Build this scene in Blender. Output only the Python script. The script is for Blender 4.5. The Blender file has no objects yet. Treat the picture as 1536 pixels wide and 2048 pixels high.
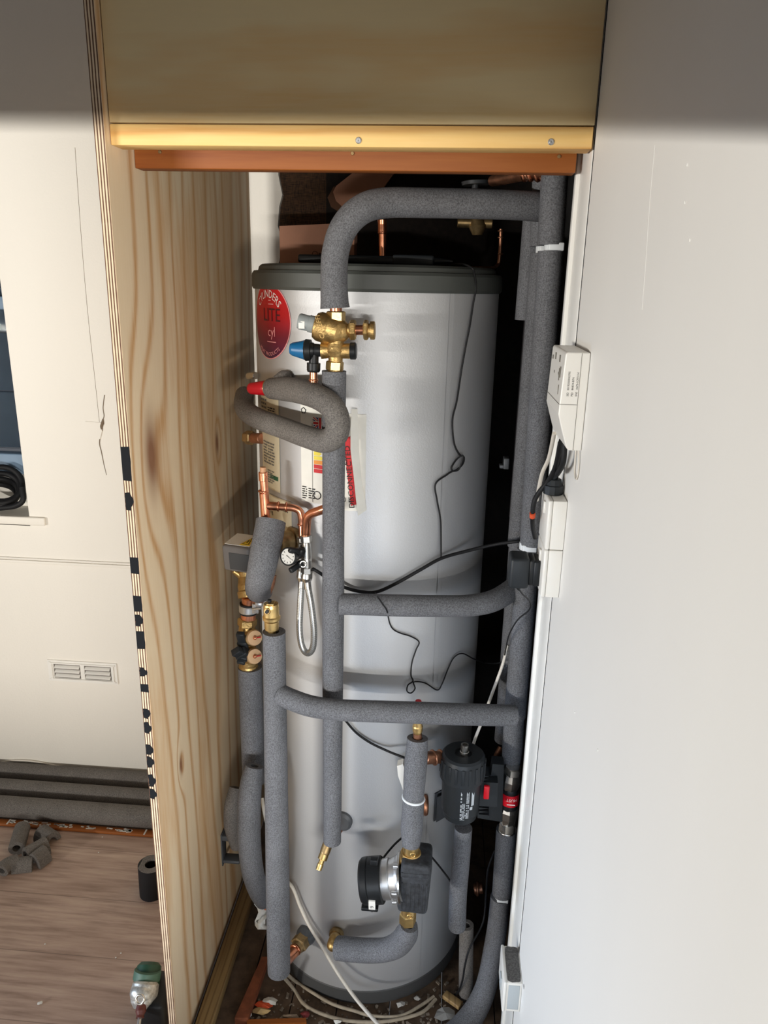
import bpy, bmesh, math, random
from mathutils import Vector, Matrix, Quaternion
random.seed(7)
sc = bpy.context.scene
COL = sc.collection
PI = math.pi

# ------------------------------------------------------------------ camera
FPX = 1500.0                      # focal length in pixels of the 1536x2048 frame
EYE = Vector((0.0, 0.0, 1.725))
YAW, PITCH, ROLL = map(math.radians, (4.36, 16.99, 1.23))
_r = Vector((math.cos(YAW), math.sin(YAW), 0)); _f = Vector((-math.sin(YAW), math.cos(YAW), 0)); _u = Vector((0, 0, 1))
FWD = _f*math.cos(PITCH) - _u*math.sin(PITCH)
_u2 = _u*math.cos(PITCH) + _f*math.sin(PITCH)
RGT = math.cos(ROLL)*_r + math.sin(ROLL)*_u2
UPV = -math.sin(ROLL)*_r + math.cos(ROLL)*_u2
cam = bpy.data.cameras.new('camera'); camo = bpy.data.objects.new('camera', cam); COL.objects.link(camo)
m3 = Matrix((RGT, UPV, -FWD)).transposed()
camo.matrix_world = Matrix.Translation(EYE) @ m3.to_4x4()
cam.sensor_fit = 'HORIZONTAL'; cam.sensor_width = 36.0; cam.lens = FPX/1536*36.0
cam.clip_start = 0.02
sc.camera = camo

# ------------------------------------------------------------------ light
w = bpy.data.worlds.new('world'); sc.world = w; w.use_nodes = True
bg = w.node_tree.nodes['Background']; bg.inputs[0].default_value = (0.80, 0.84, 0.92, 1); bg.inputs[1].default_value = 0.135
def area(name, loc, target, sx, sy, power, color):
    l = bpy.data.lights.new(name, 'AREA'); l.shape = 'RECTANGLE'; l.size = sx; l.size_y = sy; l.energy = power; l.color = color
    o = bpy.data.objects.new(name, l); COL.objects.link(o); o.location = loc
    d = Vector(target) - Vector(loc); o.rotation_euler = d.to_track_quat('-Z', 'Y').to_euler()
    return o
# daylight from behind the photographer as added strip lamps, cut by added unseen blockers
area('strip_key_light', (1.75, -3.0, 1.165), (1.75, 1.0, 1.165+4*0.174), 3.0, 0.07, 272, (1.0, 0.965, 0.90))
sg = area('side_strip_fill', (-4.5, -3.7, 1.051), (0, -3.7, 1.051), 3.0, 0.06, 480, (1.0, 0.965, 0.90))  # added strip to brighten the right-hand wall, no source known there
_a = Vector((0, 1, 0.174)).normalized(); _z = Vector((-1, 0, 0)); sg.rotation_euler = Matrix((_a, _z.cross(_a), _z)).transposed().to_euler()
dl = area('cool_side_fill', (-2.5, 0.42, 0.62), (0.2, 1.02, 0.42), 0.6, 0.5, 4.5, (0.60, 0.76, 1.0)); dl.data.spread = math.radians(60)  # added cool fill for the lower right wall and risers
pl = area('cool_front_fill', (-0.15, -1.1, 0.80), (-0.08, 1.35, 0.72), 0.6, 0.35, 1.1, (0.66, 0.80, 1.0)); pl.data.spread = math.radians(42)  # added cool fill for the lower front pipes
sc.view_settings.view_transform = 'Standard'; sc.view_settings.look = 'None'
sc.view_settings.exposure = 0.0; sc.view_settings.gamma = 1.0; sc.view_settings.use_curve_mapping = False

# ------------------------------------------------------------------ geometry helpers
def ray(x, y): return FWD + RGT*((x-768)/FPX) - UPV*((y-1024)/FPX)
def P(x, y, Y): d = ray(x, y); return EYE + d*(Y/d.y)
def PX(x, y, X): d = ray(x, y); return EYE + d*(X/d.x)
def PZ(x, y, z=0.0): d = ray(x, y); return EYE + d*((z-EYE.z)/d.z)
def R(px, x, y, Y): return px*((P(x, y, Y)-EYE).dot(FWD))/FPX     # size in metres of px pixels there
CX, CY, RC = -0.154, 1.690, 0.262                                   # the hot water cylinder
def PC(x, y, gap=0.0):
    d = ray(x, y); a = d.x**2+d.y**2; b = -2*(d.x*CX+d.y*CY); c = CX*CX+CY*CY-(RC+gap)**2
    D = max(b*b-4*a*c, 0); t = (-b-math.sqrt(D))/2/a
    return EYE + d*t
def ang(p): return math.atan2(p.x-CX, CY-p.y)
def cyl(a, z, g=0.0): return Vector((CX+(RC+g)*math.sin(a), CY-(RC+g)*math.cos(a), z))

def smooth_path(pts, k=6):
    pts = [Vector(p) for p in pts]
    if len(pts) < 3: return pts
    out = []
    for i in range(len(pts)-1):
        p0 = pts[max(i-1, 0)]; p1 = pts[i]; p2 = pts[i+1]; p3 = pts[min(i+2, len(pts)-1)]
        if i == 0: p0 = p1*2-p2
        if i == len(pts)-2: p3 = p2*2-p1
        for j in range(k):
            t = j/k
            out.append(0.5*((2*p1)+(p2-p0)*t+(2*p0-5*p1+4*p2-p3)*t*t+(3*p1-p0-3*p2+p3)*t**3))
    out.append(pts[-1]); return out

def lerp_list(vals, n):
    if not isinstance(vals, (list, tuple)): return [vals]*n
    out = []
    for i in range(n):
        f = i/(n-1)*(len(vals)-1); k = min(int(f), len(vals)-2); out.append(vals[k]+(vals[k+1]-vals[k])*(f-k))
    return out

class MB:
    def __init__(s): s.v = []; s.f = []; s.sm = []; s.mi = []
    def add(s, vs, fs, smooth=False, mi=0):
        o = len(s.v); s.v += [Vector(v) for v in vs]
        for f in fs: s.f.append([i+o for i in f]); s.sm.append(smooth); s.mi.append(mi)
        return s
    def box(s, c, size, rot=None, bev=0.0, mi=0, seg=2):
        bm = bmesh.new(); bmesh.ops.create_cube(bm, size=1)
        for v in bm.verts: v.co = Vector((v.co.x*size[0], v.co.y*size[1], v.co.z*size[2]))
        if bev > 0: bmesh.ops.bevel(bm, geom=bm.edges[:], offset=bev, segments=seg, profile=0.5, affect='EDGES')
        M = rot.to_matrix() if isinstance(rot, Quaternion) else (rot if rot is not None else Matrix.Identity(3))
        bm.verts.index_update()
        s.add([Vector(c)+M@v.co for v in bm.verts], [[v.index for v in f.verts] for f in bm.faces], bev > 0, mi); bm.free(); return s
    def span(s, a, b, bev=0.0, mi=0):
        a = Vector(a); b = Vector(b)
        return s.box((a+b)/2, [abs(b[i]-a[i]) for i in range(3)], None, bev, mi)
    def tube(s, pts, r, n=16, hollow=None, mi=0, k=6, sm=True, rnd=False, flat=1.0):
        path = smooth_path(pts, k) if sm else [Vector(p) for p in pts]
        rs = lerp_list(r, len(path))
        if rnd:                                              # rounded far end
            d = (path[-1]-path[-2]).normalized(); e = path[-1]; rr = rs[-1]
            for q in (0.35, 0.65, 0.87, 0.97): path.append(e+d*rr*q*0.6); rs.append(rr*math.sqrt(1-q*q))
        T = []
        for i in range(len(path)):
            a = path[max(i-1, 0)]; b = path[min(i+1, len(path)-1)]; T.append((b-a).normalized())
        ref = Vector((0, -1, 0.01)) if abs(T[0].y) < 0.9 else Vector((1, 0, 0))
        N = (ref-T[0]*ref.dot(T[0])).normalized()
        rings = []; irings = []
        for i, p in enumerate(path):
            if i: N = (N-T[i]*N.dot(T[i])).normalized()
            B = T[i].cross(N)
            rings.append([p+(N*math.cos(2*PI*j/n)+B*math.sin(2*PI*j/n)*flat)*rs[i] for j in range(n)])
            if hollow: irings.append([p+(N*math.cos(2*PI*j/n)+B*math.sin(2*PI*j/n)*flat)*rs[i]*hollow for j in range(n)])
        vs = [v for q in rings for v in q]; fs = []
        m = len(path)
        for i in range(m-1):
            for j in range(n): fs.append([i*n+j, i*n+(j+1) % n, (i+1)*n+(j+1) % n, (i+1)*n+j])
        s.add(vs, fs, True, mi)
        if hollow:
            vs = [v for q in irings for v in q]; fs = []
            for i in range(m-1):
                for j in range(n): fs.append([i*n+j, (i+1)*n+j, (i+1)*n+(j+1) % n, i*n+(j+1) % n])
            s.add(vs, fs, True, mi)
            for e in (0, m-1):
                vv = rings[e]+irings[e]; s.add(vv, [[j, n+j, n+(j+1) % n, (j+1) % n] if e == 0 else [j, (j+1) % n, n+(j+1) % n, n+j] for j in range(n)], False, mi)
        else:
            s.add(rings[0], [list(range(n))[::-1]], False, mi); s.add(rings[-1], [list(range(n))], False, mi)
        return s
    def turn(s, p0, p1, prof, n=24, smooth=True, mi=0, spin=0.0):
        p0 = Vector(p0); p1 = Vector(p1); ax = p1-p0; L = ax.length; ax.normalize()
        ref = Vector((0, -1, 0)) if abs(ax.y) < 0.9 else Vector((0, 0, 1))
        N = (ref-ax*ref.dot(ax)).normalized(); B = ax.cross(N)
        for k in range(len(prof)-1):                         # each step its own faces: crisp edges between steps
            (t0, r0), (t1, r1) = prof[k], prof[k+1]
            a = []; b = []
            for j in range(n):
                g = 2*PI*j/n+spin; e = N*math.cos(g)+B*math.sin(g)
                a.append(p0+ax*L*t0+e*max(r0, 1e-5)); b.append(p0+ax*L*t1+e*max(r1, 1e-5))
            s.add(a+b, [[j, (j+1) % n, n+(j+1) % n, n+j] for j in range(n)], smooth and n > 8, mi)
        for e, (t, r) in ((0, prof[0]), (1, prof[-1])):
            if r > 1e-4:
                q = [p0+ax*L*t+(N*math.cos(2*PI*j/n+spin)+B*math.sin(2*PI*j/n+spin))*r for j in range(n)]
                s.add(q, [list(range(n))[::-1] if e == 0 else list(range(n))], False, mi)
        return s
    def rod(s, p0, p1, r, n=20, mi=0, bev=0.12):
        L = (Vector(p1)-Vector(p0)).length; b = min(r*bev/L, 0.3)
        return s.turn(p0, p1, [(0, r*(1-bev)), (b, r), (1-b, r), (1, r*(1-bev))], n, True, mi)
    def hexnut(s, p0, p1, r, mi=0, n=6, spin=0.3):
        L = (Vector(p1)-Vector(p0)).length; b = min(r*0.12/L, 0.3)
        return s.turn(p0, p1, [(0, r*0.86), (b, r), (1-b, r), (1, r*0.86)], n, False, mi, spin)
    def ball(s, c, r, n=16, mi=0, sc_=(1, 1, 1)):
        m = n//2; vs = []; fs = []
        for i in range(m+1):
            for j in range(n):
                t = PI*i/m; g = 2*PI*j/n
                vs.append(Vector(c)+Vector((r*sc_[0]*math.sin(t)*math.cos(g), r*sc_[1]*math.sin(t)*math.sin(g), r*sc_[2]*math.cos(t))))
        for i in range(m):
            for j in range(n): fs.append([i*n+j, (i+1)*n+j, (i+1)*n+(j+1) % n, i*n+(j+1) % n])
        return s.add(vs, fs, True, mi)
    def ring(s, c, axis, R_, r, n=28, k=10, mi=0):
        ax = Vector(axis).normalized(); ref = Vector((0, 0, 1)) if abs(ax.z) < 0.9 else Vector((1, 0, 0))
        N = (ref-ax*ref.dot(ax)).normalized(); B = ax.cross(N); vs = []; fs = []
        for i in range(n):
            e = N*math.cos(2*PI*i/n)+B*math.sin(2*PI*i/n)
            for j in range(k): vs.append(Vector(c)+e*(R_+r*math.cos(2*PI*j/k))+ax*r*math.sin(2*PI*j/k))
        for i in range(n):
            for j in range(k): fs.append([i*k+j, ((i+1) % n)*k+j, ((i+1) % n)*k+(j+1) % k, i*k+(j+1) % k])
        return s.add(vs, fs, True, mi)
    def prism(s, poly, ext, mi=0):                              # poly: list of points, ext: extrusion vector
        n = len(poly); a = [Vector(p) for p in poly]; b = [p+Vector(ext) for p in a]
        return s.add(a+b, [list(range(n))[::-1], list(range(n, 2*n))]+[[j, (j+1) % n, n+(j+1) % n, n+j] for j in range(n)], False, mi)
    def on_cyl(s, poly, a0, z0, g, mi=0):                       # flat shape (u right, v up) wrapped on the cylinder
        return s.add([cyl(a0+u/RC, z0+v, g) for u, v in poly], [list(range(len(poly)))], False, mi)
    def rect_cyl(s, a0, a1, z0, z1, g, mi=0, n=8, sl=0.0):
        vs = []; fs = []
        for i in range(n+1):
            a = a0+(a1-a0)*i/n; vs += [cyl(a, z0+sl*i/n, g), cyl(a, z1+sl*i/n, g)]
        for i in range(n): fs.append([2*i, 2*i+2, 2*i+3, 2*i+1])
        return s.add(vs, fs, True, mi)
    def build(s, name, mats, parent=None, **kw):
        me = bpy.data.meshes.new(name); me.from_pydata([tuple(v) for v in s.v], [], s.f)
        if not isinstance(mats, (list, tuple)): mats = [mats]
        for m in mats: me.materials.append(m)
        me.polygons.foreach_set('use_smooth', s.sm); me.polygons.foreach_set('material_index', s.mi); me.update()
        o = bpy.data.objects.new(name, me); COL.objects.link(o)
        if parent: o.parent = parent
        tag(o, **kw); return o

def text_polys(body, size, align='CENTER'):
    c = bpy.data.curves.new('t', 'FONT'); c.body = body; c.size = size; c.align_x = align; c.align_y = 'CENTER'; c.resolution_u = 2
    o = bpy.data.objects.new('t', c); COL.objects.link(o)
    dg = bpy.context.evaluated_depsgraph_get(); me = o.evaluated_get(dg).to_mesh()
    vs = [Vector((v.co.x, v.co.y)) for v in me.vertices]; fs = [list(p.vertices) for p in me.polygons]
    o.evaluated_get(dg).to_mesh_clear(); bpy.data.objects.remove(o); bpy.data.curves.remove(c)
    return vs, fs

def tag(o, label=None, cat=None, group=None, kind=None):
    if label: o['label'] = label
    if cat: o['category'] = cat
    if group: o['group'] = group
    if kind: o['kind'] = kind
    return o
def thing(name, label, cat, group=None):
    o = bpy.data.objects.new(name, None); COL.objects.link(o); o.empty_display_size = 0.02
    return tag(o, label, cat, group)

# ------------------------------------------------------------------ materials
def srgb(r, g, b):
    f = lambda c: c/12.92 if c <= 0.04045 else ((c+0.055)/1.055)**2.4
    return (f(r/255), f(g/255), f(b/255), 1)
class NT:
    def __init__(s, name):
        s.m = bpy.data.materials.new(name); s.m.use_nodes = True; s.t = s.m.node_tree; s.b = s.t.nodes['Principled BSDF']
    def n(s, kind, **kw):
        x = s.t.nodes.new(kind)
        for k, v in kw.items():
            if k in x.inputs: x.inputs[k].default_value = v
            else: setattr(x, k, v)
        return x
    def l(s, a, b): s.t.links.new(a, b)
    def math(s, op, a, b=None, c=None):
        x = s.n('ShaderNodeMath', operation=op)
        for i, q in enumerate((a, b, c)):
            if q is None: continue
            if hasattr(q, 'is_output'): s.l(q, x.inputs[i])
            else: x.inputs[i].default_value = q
        return x.outputs[0]
    def ramp(s, fac, stops):
        x = s.n('ShaderNodeValToRGB'); e = x.color_ramp.elements
        while len(e) < len(stops): e.new(0.5)
        for i, (p, c) in enumerate(stops): e[i].position = p; e[i].color = c
        s.l(fac, x.inputs[0]); return x.outputs[0]
    def mix(s, fac, a, b, mode='MIX'):
        x = s.n('ShaderNodeMix', data_type='RGBA', blend_type=mode)
        for sock, q in ((x.inputs[0], fac), (x.inputs[6], a), (x.inputs[7], b)):
            if hasattr(q, 'is_output'): s.l(q, sock)
            else: sock.default_value = q
        return x.outputs[2]
    def bump(s, h, strength, dist=0.002):
        x = s.n('ShaderNodeBump', Strength=strength, Distance=dist); s.l(h, x.inputs['Height']); s.l(x.outputs[0], s.b.inputs['Normal'])
    def noise(s, vec, scale, detail=3.0, rough=0.55):
        x = s.n('ShaderNodeTexNoise', Scale=scale, Detail=detail, Roughness=rough)
        if vec is not None: s.l(vec, x.inputs['Vector'])
        return x.outputs['Fac']
    def pos(s, sc_=(1, 1, 1), off=(0, 0, 0)):
        g = s.n('ShaderNodeNewGeometry'); mp = s.n('ShaderNodeMapping'); mp.inputs['Scale'].default_value = sc_; mp.inputs['Location'].default_value = off
        s.l(g.outputs['Position'], mp.inputs['Vector']); return mp.outputs[0]
def mat(name, c, rough=0.5, metal=0.0, ns=0, na=0.0, bs=0, ba=0.0, c2=None, spec=None, bd=0.002):
    t = NT(name); t.b.inputs['Roughness'].default_value = rough; t.b.inputs['Metallic'].default_value = metal
    t.b.inputs['Base Color'].default_value = c
    if spec is not None: t.b.inputs['Specular IOR Level'].default_value = spec
    if ns:
        k = c2 or (c[0]*(1-na), c[1]*(1-na), c[2]*(1-na), 1); h = (min(c[0]*(1+na), 1), min(c[1]*(1+na), 1), min(c[2]*(1+na), 1), 1) if not c2 else c
        t.l(t.ramp(t.noise(t.pos(), ns), [(0.32, k), (0.68, h)]), t.b.inputs['Base Color'])
    if bs: t.bump(t.noise(t.pos(), bs, 2.0), ba, bd)
    return t.m

def foam_mat(name, c):
    t = NT(name); p = t.pos()
    a = t.noise(p, 420, 2.0, 0.7); b = t.noise(p, 12, 2.0)
    k = tuple(x*0.42 for x in c[:3])+(1,); h = tuple(min(x*1.65, 1) for x in c[:3])+(1,)
    col = t.ramp(a, [(0.3, k), (0.7, h)])
    t.l(t.mix(0.18, col, t.ramp(b, [(0.3, k), (0.7, h)])), t.b.inputs['Base Color'])
    t.b.inputs['Roughness'].default_value = 0.75; t.b.inputs['Specular IOR Level'].default_value = 0.35
    t.bump(a, 0.35, 0.001); return t.m
FOAM = foam_mat('grey_foam', (0.118, 0.119, 0.127, 1)); FOAM_IN = mat('foam_inside', (0.02, 0.02, 0.02, 1), 0.9)
FOAM_W = foam_mat('warm_grey_foam', (0.135, 0.123, 0.112, 1))
COPPER = mat('copper', (0.72, 0.30, 0.17, 1), 0.28, 1.0, 35, 0.30, 60, 0.1)
COPPER_D = mat('dull_copper', (0.36, 0.17, 0.10, 1), 0.42, 0.9, 40, 0.35)
BRASS = mat('brass', (0.50, 0.335, 0.135, 1), 0.46, 1.0, 60, 0.25, 200, 0.4)
BRASS_B = mat('bright_brass', (0.66, 0.46, 0.19, 1), 0.38, 1.0, 40, 0.18, 160, 0.15)
BRASS_D = mat('dull_brass', (0.36, 0.25, 0.12, 1), 0.45, 0.9, 60, 0.3)
CHROME = mat('nickel_plate', (0.68, 0.66, 0.62, 1), 0.27, 1.0, 30, 0.1)
STEEL = mat('brushed_steel', (0.60, 0.60, 0.60, 1), 0.35, 0.9, 40, 0.12)
BLACK = mat('black_plastic', (0.009, 0.010, 0.011, 1), 0.42, 0, 0, 0, 300, 0.05, spec=0.3)
BLACK_S = mat('dark_slate_plastic', (0.016, 0.019, 0.022, 1), 0.45, 0, 0, 0, 300, 0.08, spec=0.3)
RUBBER = mat('black_rubber', (0.008, 0.008, 0.009, 1), 0.6, spec=0.3)
EPP = mat('black_foam_shell', (0.024, 0.026, 0.030, 1), 0.7, 0, 90, 0.5, 260, 0.5)
BLUE = mat('blue_cap', srgb(10, 92, 140), 0.4); RED = mat('red_cap', srgb(190, 10, 30), 0.35)
GREYP = mat('grey_plastic', srgb(140, 146, 146), 0.45); DGREYP = mat('dark_grey_plastic', srgb(72, 74, 77), 0.45)
LIDM = mat('lid_grey', srgb(68, 71, 68), 0.5, 0, 8, 0.06)
WHITEP = mat('white_plastic', srgb(232, 229, 222), 0.35); WHITEN = mat('white_nylon', srgb(225, 228, 230), 0.4)
PAPER = mat('paper', srgb(222, 220, 212), 0.7, 0, 30, 0.04); CREAM = mat('cream_label', srgb(214, 202, 172), 0.6, 0, 25, 0.05)
INK = mat('ink', srgb(40, 38, 38), 0.7); INKM = mat('faint_ink', srgb(120, 116, 108), 0.7)
INKRED = mat('red_ink', srgb(190, 20, 30), 0.6); WHITEINK = mat('white_ink', srgb(235, 225, 220), 0.6)
PINKINK = mat('rose_ink', srgb(230, 150, 150), 0.6)
FLAGB = mat('flag_blue', srgb(35, 50, 110), 0.6); YEL = mat('yellow_ink', srgb(225, 205, 70), 0.6); ORG = mat('orange_ink', srgb(220, 140, 50), 0.6)
GREENI = mat('green_ink', srgb(40, 90, 60), 0.6)
CABLEW = mat('white_cable', srgb(215, 208, 196), 0.5); CABLED = mat('dusty_cable', srgb(165, 152, 132), 0.7, 0, 60, 0.15)
CARD = mat('cardboard', srgb(176, 128, 104), 0.85, 0, 14, 0.06, 120, 0.1)
CARD_D = mat('dark_cardboard', srgb(96, 66, 48), 0.9, 0, 14, 0.1)
GREEND = mat('green_plastic', srgb(30, 66, 48), 0.45, 0, 30, 0.1)
REDORANGE = mat('orange_scrap', srgb(210, 80, 40), 0.7)
DUST = mat('grey_dust', srgb(100, 98, 96), 0.95, 0, 300, 0.35, 400, 0.4)

def wall_mat(name, c, bump_=0.30):
    t = NT(name); p = t.pos((1, 1, 0.25)); n1 = t.noise(p, 2.2, 3.0); q = t.pos()
    k = tuple(x*0.95 for x in c[:3])+(1,)
    t.l(t.ramp(n1, [(0.3, k), (0.7, c)]), t.b.inputs['Base Color'])
    t.b.inputs['Roughness'].default_value = 0.55
    t.bump(t.math('ADD', t.noise(q, 150, 3.0), t.math('MULTIPLY', t.noise(t.pos((1, 1, 0.2)), 18, 3.0), 1.2)), bump_, 0.0015); return t.m
WALL = wall_mat('cream_paint', srgb(234, 229, 219)); WALLR = wall_mat('white_gloss_paint', srgb(238, 236, 231), 0.05)
JAMB = mat('painted_trim', srgb(242, 240, 234), 0.35, 0, 6, 0.03)

def ply_mat(name, base, dark, light, axis, knots=(), edge=False, freq=88.0, warm=None):
    """wood grain running along world Z ('z') or X ('x'); knots are (across, along, size) centres on the panel"""
    t = NT(name); g = t.n('ShaderNodeNewGeometry'); s = t.n('ShaderNodeSeparateXYZ'); t.l(g.outputs['Position'], s.inputs[0])
    if axis == 'z': A, L = s.outputs['Y'], s.outputs['Z']
    elif axis == 'y': A, L = s.outputs['X'], s.outputs['Y']
    else: A, L = s.outputs['Z'], s.outputs['X']
    cv = t.n('ShaderNodeCombineXYZ'); t.l(A, cv.inputs[0]); t.l(t.math('MULTIPLY', L, 0.17), cv.inputs[1])
    n1 = t.noise(cv.outputs[0], 3.4, 2.0, 0.5); n2 = t.noise(cv.outputs[0], 16.0, 3.0)
    ph = t.math('ADD', t.math('MULTIPLY', A, freq), t.math('MULTIPLY', n1, 24.0))
    ph = t.math('ADD', ph, t.math('MULTIPLY', n2, 2.4))
    kmask = None
    for (ka, kl, ks) in knots:
        da = t.math('MULTIPLY', t.math('SUBTRACT', A, ka), 1.0/ks); dl = t.math('MULTIPLY', t.math('SUBTRACT', L, kl), 0.42/ks)
        d2 = t.math('ADD', t.math('MULTIPLY', da, da), t.math('MULTIPLY', dl, dl))
        gk = t.math('POWER', 2.718, t.math('MULTIPLY', d2, -0.16)); ph = t.math('ADD', ph, t.math('MULTIPLY', gk, 8.0))
        core = t.math('POWER', 2.718, t.math('MULTIPLY', d2, -1.2)); kmask = core if kmask is None else t.math('MAXIMUM', kmask, core)
    band = t.math('ADD', t.math('MULTIPLY', t.math('SINE', ph), 0.5), 0.5)
    sharp = t.math('POWER', band, 5.0)
    col = t.mix(sharp, base, dark)
    blot = t.noise(cv.outputs[0], 5.5, 4.0, 0.6)
    col = t.mix(t.ramp(blot, [(0.52, (0, 0, 0, 1)), (0.60, (0.55, 0.55, 0.55, 1))]), col, warm or dark)
    col = t.mix(t.ramp(t.noise(t.pos((30, 30, 1.5) if axis == 'z' else (1.5, 30, 30) if axis == 'x' else (30, 1.5, 30)), 6, 3.0), [(0.35, (0, 0, 0, 1)), (0.75, (0.35, 0.35, 0.35, 1))]), col, light)
    if kmask is not None: col = t.mix(t.math('MINIMUM', t.math('MULTIPLY', kmask, 1.0), 0.9), col, srgb(128, 78, 48))
    t.l(col, t.b.inputs['Base Color']); t.b.inputs['Roughness'].default_value = 0.6
    t.bump(t.noise(t.pos((40, 40, 2) if axis == 'z' else (2, 40, 40) if axis == 'x' else (40, 2, 40)), 8, 3.0), 0.12, 0.001); return t.m
kn = [PX(303, 912, -0.537), PX(434, 886, -0.537), PX(362, 1530, -0.537), PX(295, 1570, -0.537)]
PLY = ply_mat('plywood_face', srgb(234, 210, 174), srgb(202, 156, 104), srgb(240, 220, 190), 'z',
              [(kn[0].y, kn[0].z, 0.034), (kn[1].y, kn[1].z, 0.013), (kn[2].y, kn[2].z, 0.010)], warm=srgb(216, 168, 112))
HDR = ply_mat('weathered_plywood', srgb(226, 206, 160), srgb(206, 178, 128), srgb(218, 200, 160), 'x', freq=14.0, warm=srgb(214, 172, 112))
PINE = ply_mat('pine_timber', srgb(238, 196, 122), srgb(214, 158, 84), srgb(244, 212, 150), 'x', freq=150.0, warm=srgb(228, 168, 96))
ORANGE = ply_mat('varnished_timber', srgb(146, 80, 22), srgb(130, 66, 16), srgb(164, 98, 38), 'x', freq=70.0, warm=srgb(136, 70, 20))
def lam_mat():
    t = NT('plywood_edge'); g = t.n('ShaderNodeNewGeometry'); s = t.n('ShaderNodeSeparateXYZ'); t.l(g.outputs['Position'], s.inputs[0])
    u = t.math('ADD', t.math('MULTIPLY', t.math('ADD', s.outputs['X'], 0.5538), 1/0.0168), t.math('MULTIPLY', t.noise(t.pos((1, 1, 1)), 14, 3.0), 0.08))
    ph = t.math('MULTIPLY', u, 2*PI*3.5); b = t.math('ADD', t.math('MULTIPLY', t.math('SINE', ph), 0.5), 0.5)
    b = t.math('MULTIPLY', b, t.math('ADD', 0.55, t.math('MULTIPLY', t.noise(t.pos((1, 1, 12)), 5, 3.0), 0.8)))
    t.l(t.ramp(b, [(0.30, srgb(222, 200, 170)), (0.72, srgb(96, 66, 48))]), t.b.inputs['Base Color']); t.b.inputs['Roughness'].default_value = 0.8; return t.m
LAM = lam_mat(); SPRAY = mat('black_spray_paint', (0.010, 0.011, 0.013, 1), 0.8, spec=0.15)
def floor_mat():
    t = NT('laminate'); p = t.pos((1.2, 14, 14)); a = t.noise(p, 4.0, 5.0, 0.6); b = t.noise(t.pos((0.6, 3, 3)), 3.0, 3.0)
    col = t.ramp(a, [(0.30, srgb(138, 114, 100)), (0.5, srgb(184, 158, 142)), (0.72, srgb(208, 184, 166))])
    col = t.mix(t.ramp(b, [(0.35, (0, 0, 0, 1)), (0.7, (0.5, 0.5, 0.5, 1))]), col, srgb(150, 122, 106))
    g = t.n('ShaderNodeNewGeometry'); s = t.n('ShaderNodeSeparateXYZ'); t.l(g.outputs['Position'], s.inputs[0])
    fr = t.math('FRACT', t.math('MULTIPLY', t.math('ADD', s.outputs['Y'], 0.03), 1/0.19)); ln = t.math('LESS_THAN', fr, 0.012)
    col = t.mix(t.math('MULTIPLY', ln, 0.5), col, srgb(70, 54, 46))
    t.l(col, t.b.inputs['Base Color']); t.b.inputs['Roughness'].default_value = 0.5; t.bump(a, 0.15, 0.001); return t.m
LAMINATE = floor_mat()
BOARDS = mat('dirty_floorboards', srgb(88, 70, 54), 0.85, 0, 22, 0.45, 90, 0.4)
REDWOOD = mat('red_brown_timber', srgb(128, 70, 42), 0.75, 0, 30, 0.3)
TREATED = ply_mat('treated_batten', srgb(150, 122, 78), srgb(112, 84, 50), srgb(166, 140, 98), 'y', freq=400.0)
def hess_mat():
    t = NT('brown_hessian'); p = t.pos(); a = t.noise(t.pos((1, 1, 14)), 60, 2.0); b = t.noise(t.pos((14, 1, 1)), 60, 2.0)
    t.l(t.ramp(t.math('MULTIPLY', t.math('ADD', a, b), 0.5), [(0.38, srgb(28, 18, 12)), (0.66, srgb(92, 64, 40))]), t.b.inputs['Base Color'])
    t.b.inputs['Roughness'].default_value = 0.9; t.bump(a, 0.4, 0.002); return t.m
HESS = hess_mat(); SHADEB = mat('shade_board', srgb(26, 19, 15), 0.95, 0, 60, 0.4)  # near-black board colour stands in for the shade deep in the cupboard
SHADE_IN = mat('shade_inner_wall', srgb(30, 28, 28), 0.95, 0, 12, 0.3); SLATEP = mat('blue_grey_paint', srgb(116, 138, 160), 0.5, 0, 12, 0.08)  # inner wall colour carries the deep shade on the cupboard's right
GLASS = NT('glass'); GLASS.b.inputs['Transmission Weight'].default_value = 1.0; GLASS.b.inputs['Roughness'].default_value = 0.02; GLASS.b.inputs['IOR'].default_value = 1.05; GLASS = GLASS.m
def cyl_mat():
    t = NT('silver_hammered_paint'); a = t.noise(t.pos(), 330, 2.0, 0.6); b = t.noise(t.pos((1, 1, 0.3)), 3, 2.0)
    t.l(t.ramp(b, [(0.3, (0.49, 0.495, 0.505, 1)), (0.7, (0.55, 0.555, 0.565, 1))]), t.b.inputs['Base Color'])
    t.b.inputs['Metallic'].default_value = 0.55; t.b.inputs['Roughness'].default_value = 0.53; t.bump(a, 0.20, 0.0012); return t.m
SILVER = cyl_mat()
def braid_mat():
    t = NT('steel_braid'); x = t.n('ShaderNodeTexChecker', Scale=700.0); t.l(t.pos((1, 1, 0.7)), x.inputs['Vector'])
    x.inputs['Color1'].default_value = (0.62, 0.61, 0.58, 1); x.inputs['Color2'].default_value = (0.28, 0.28, 0.27, 1)
    t.l(x.outputs[0], t.b.inputs['Base Color']); t.b.inputs['Metallic'].default_value = 0.8; t.b.inputs['Roughness'].default_value = 0.35; return t.m
BRAID = braid_mat()
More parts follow.
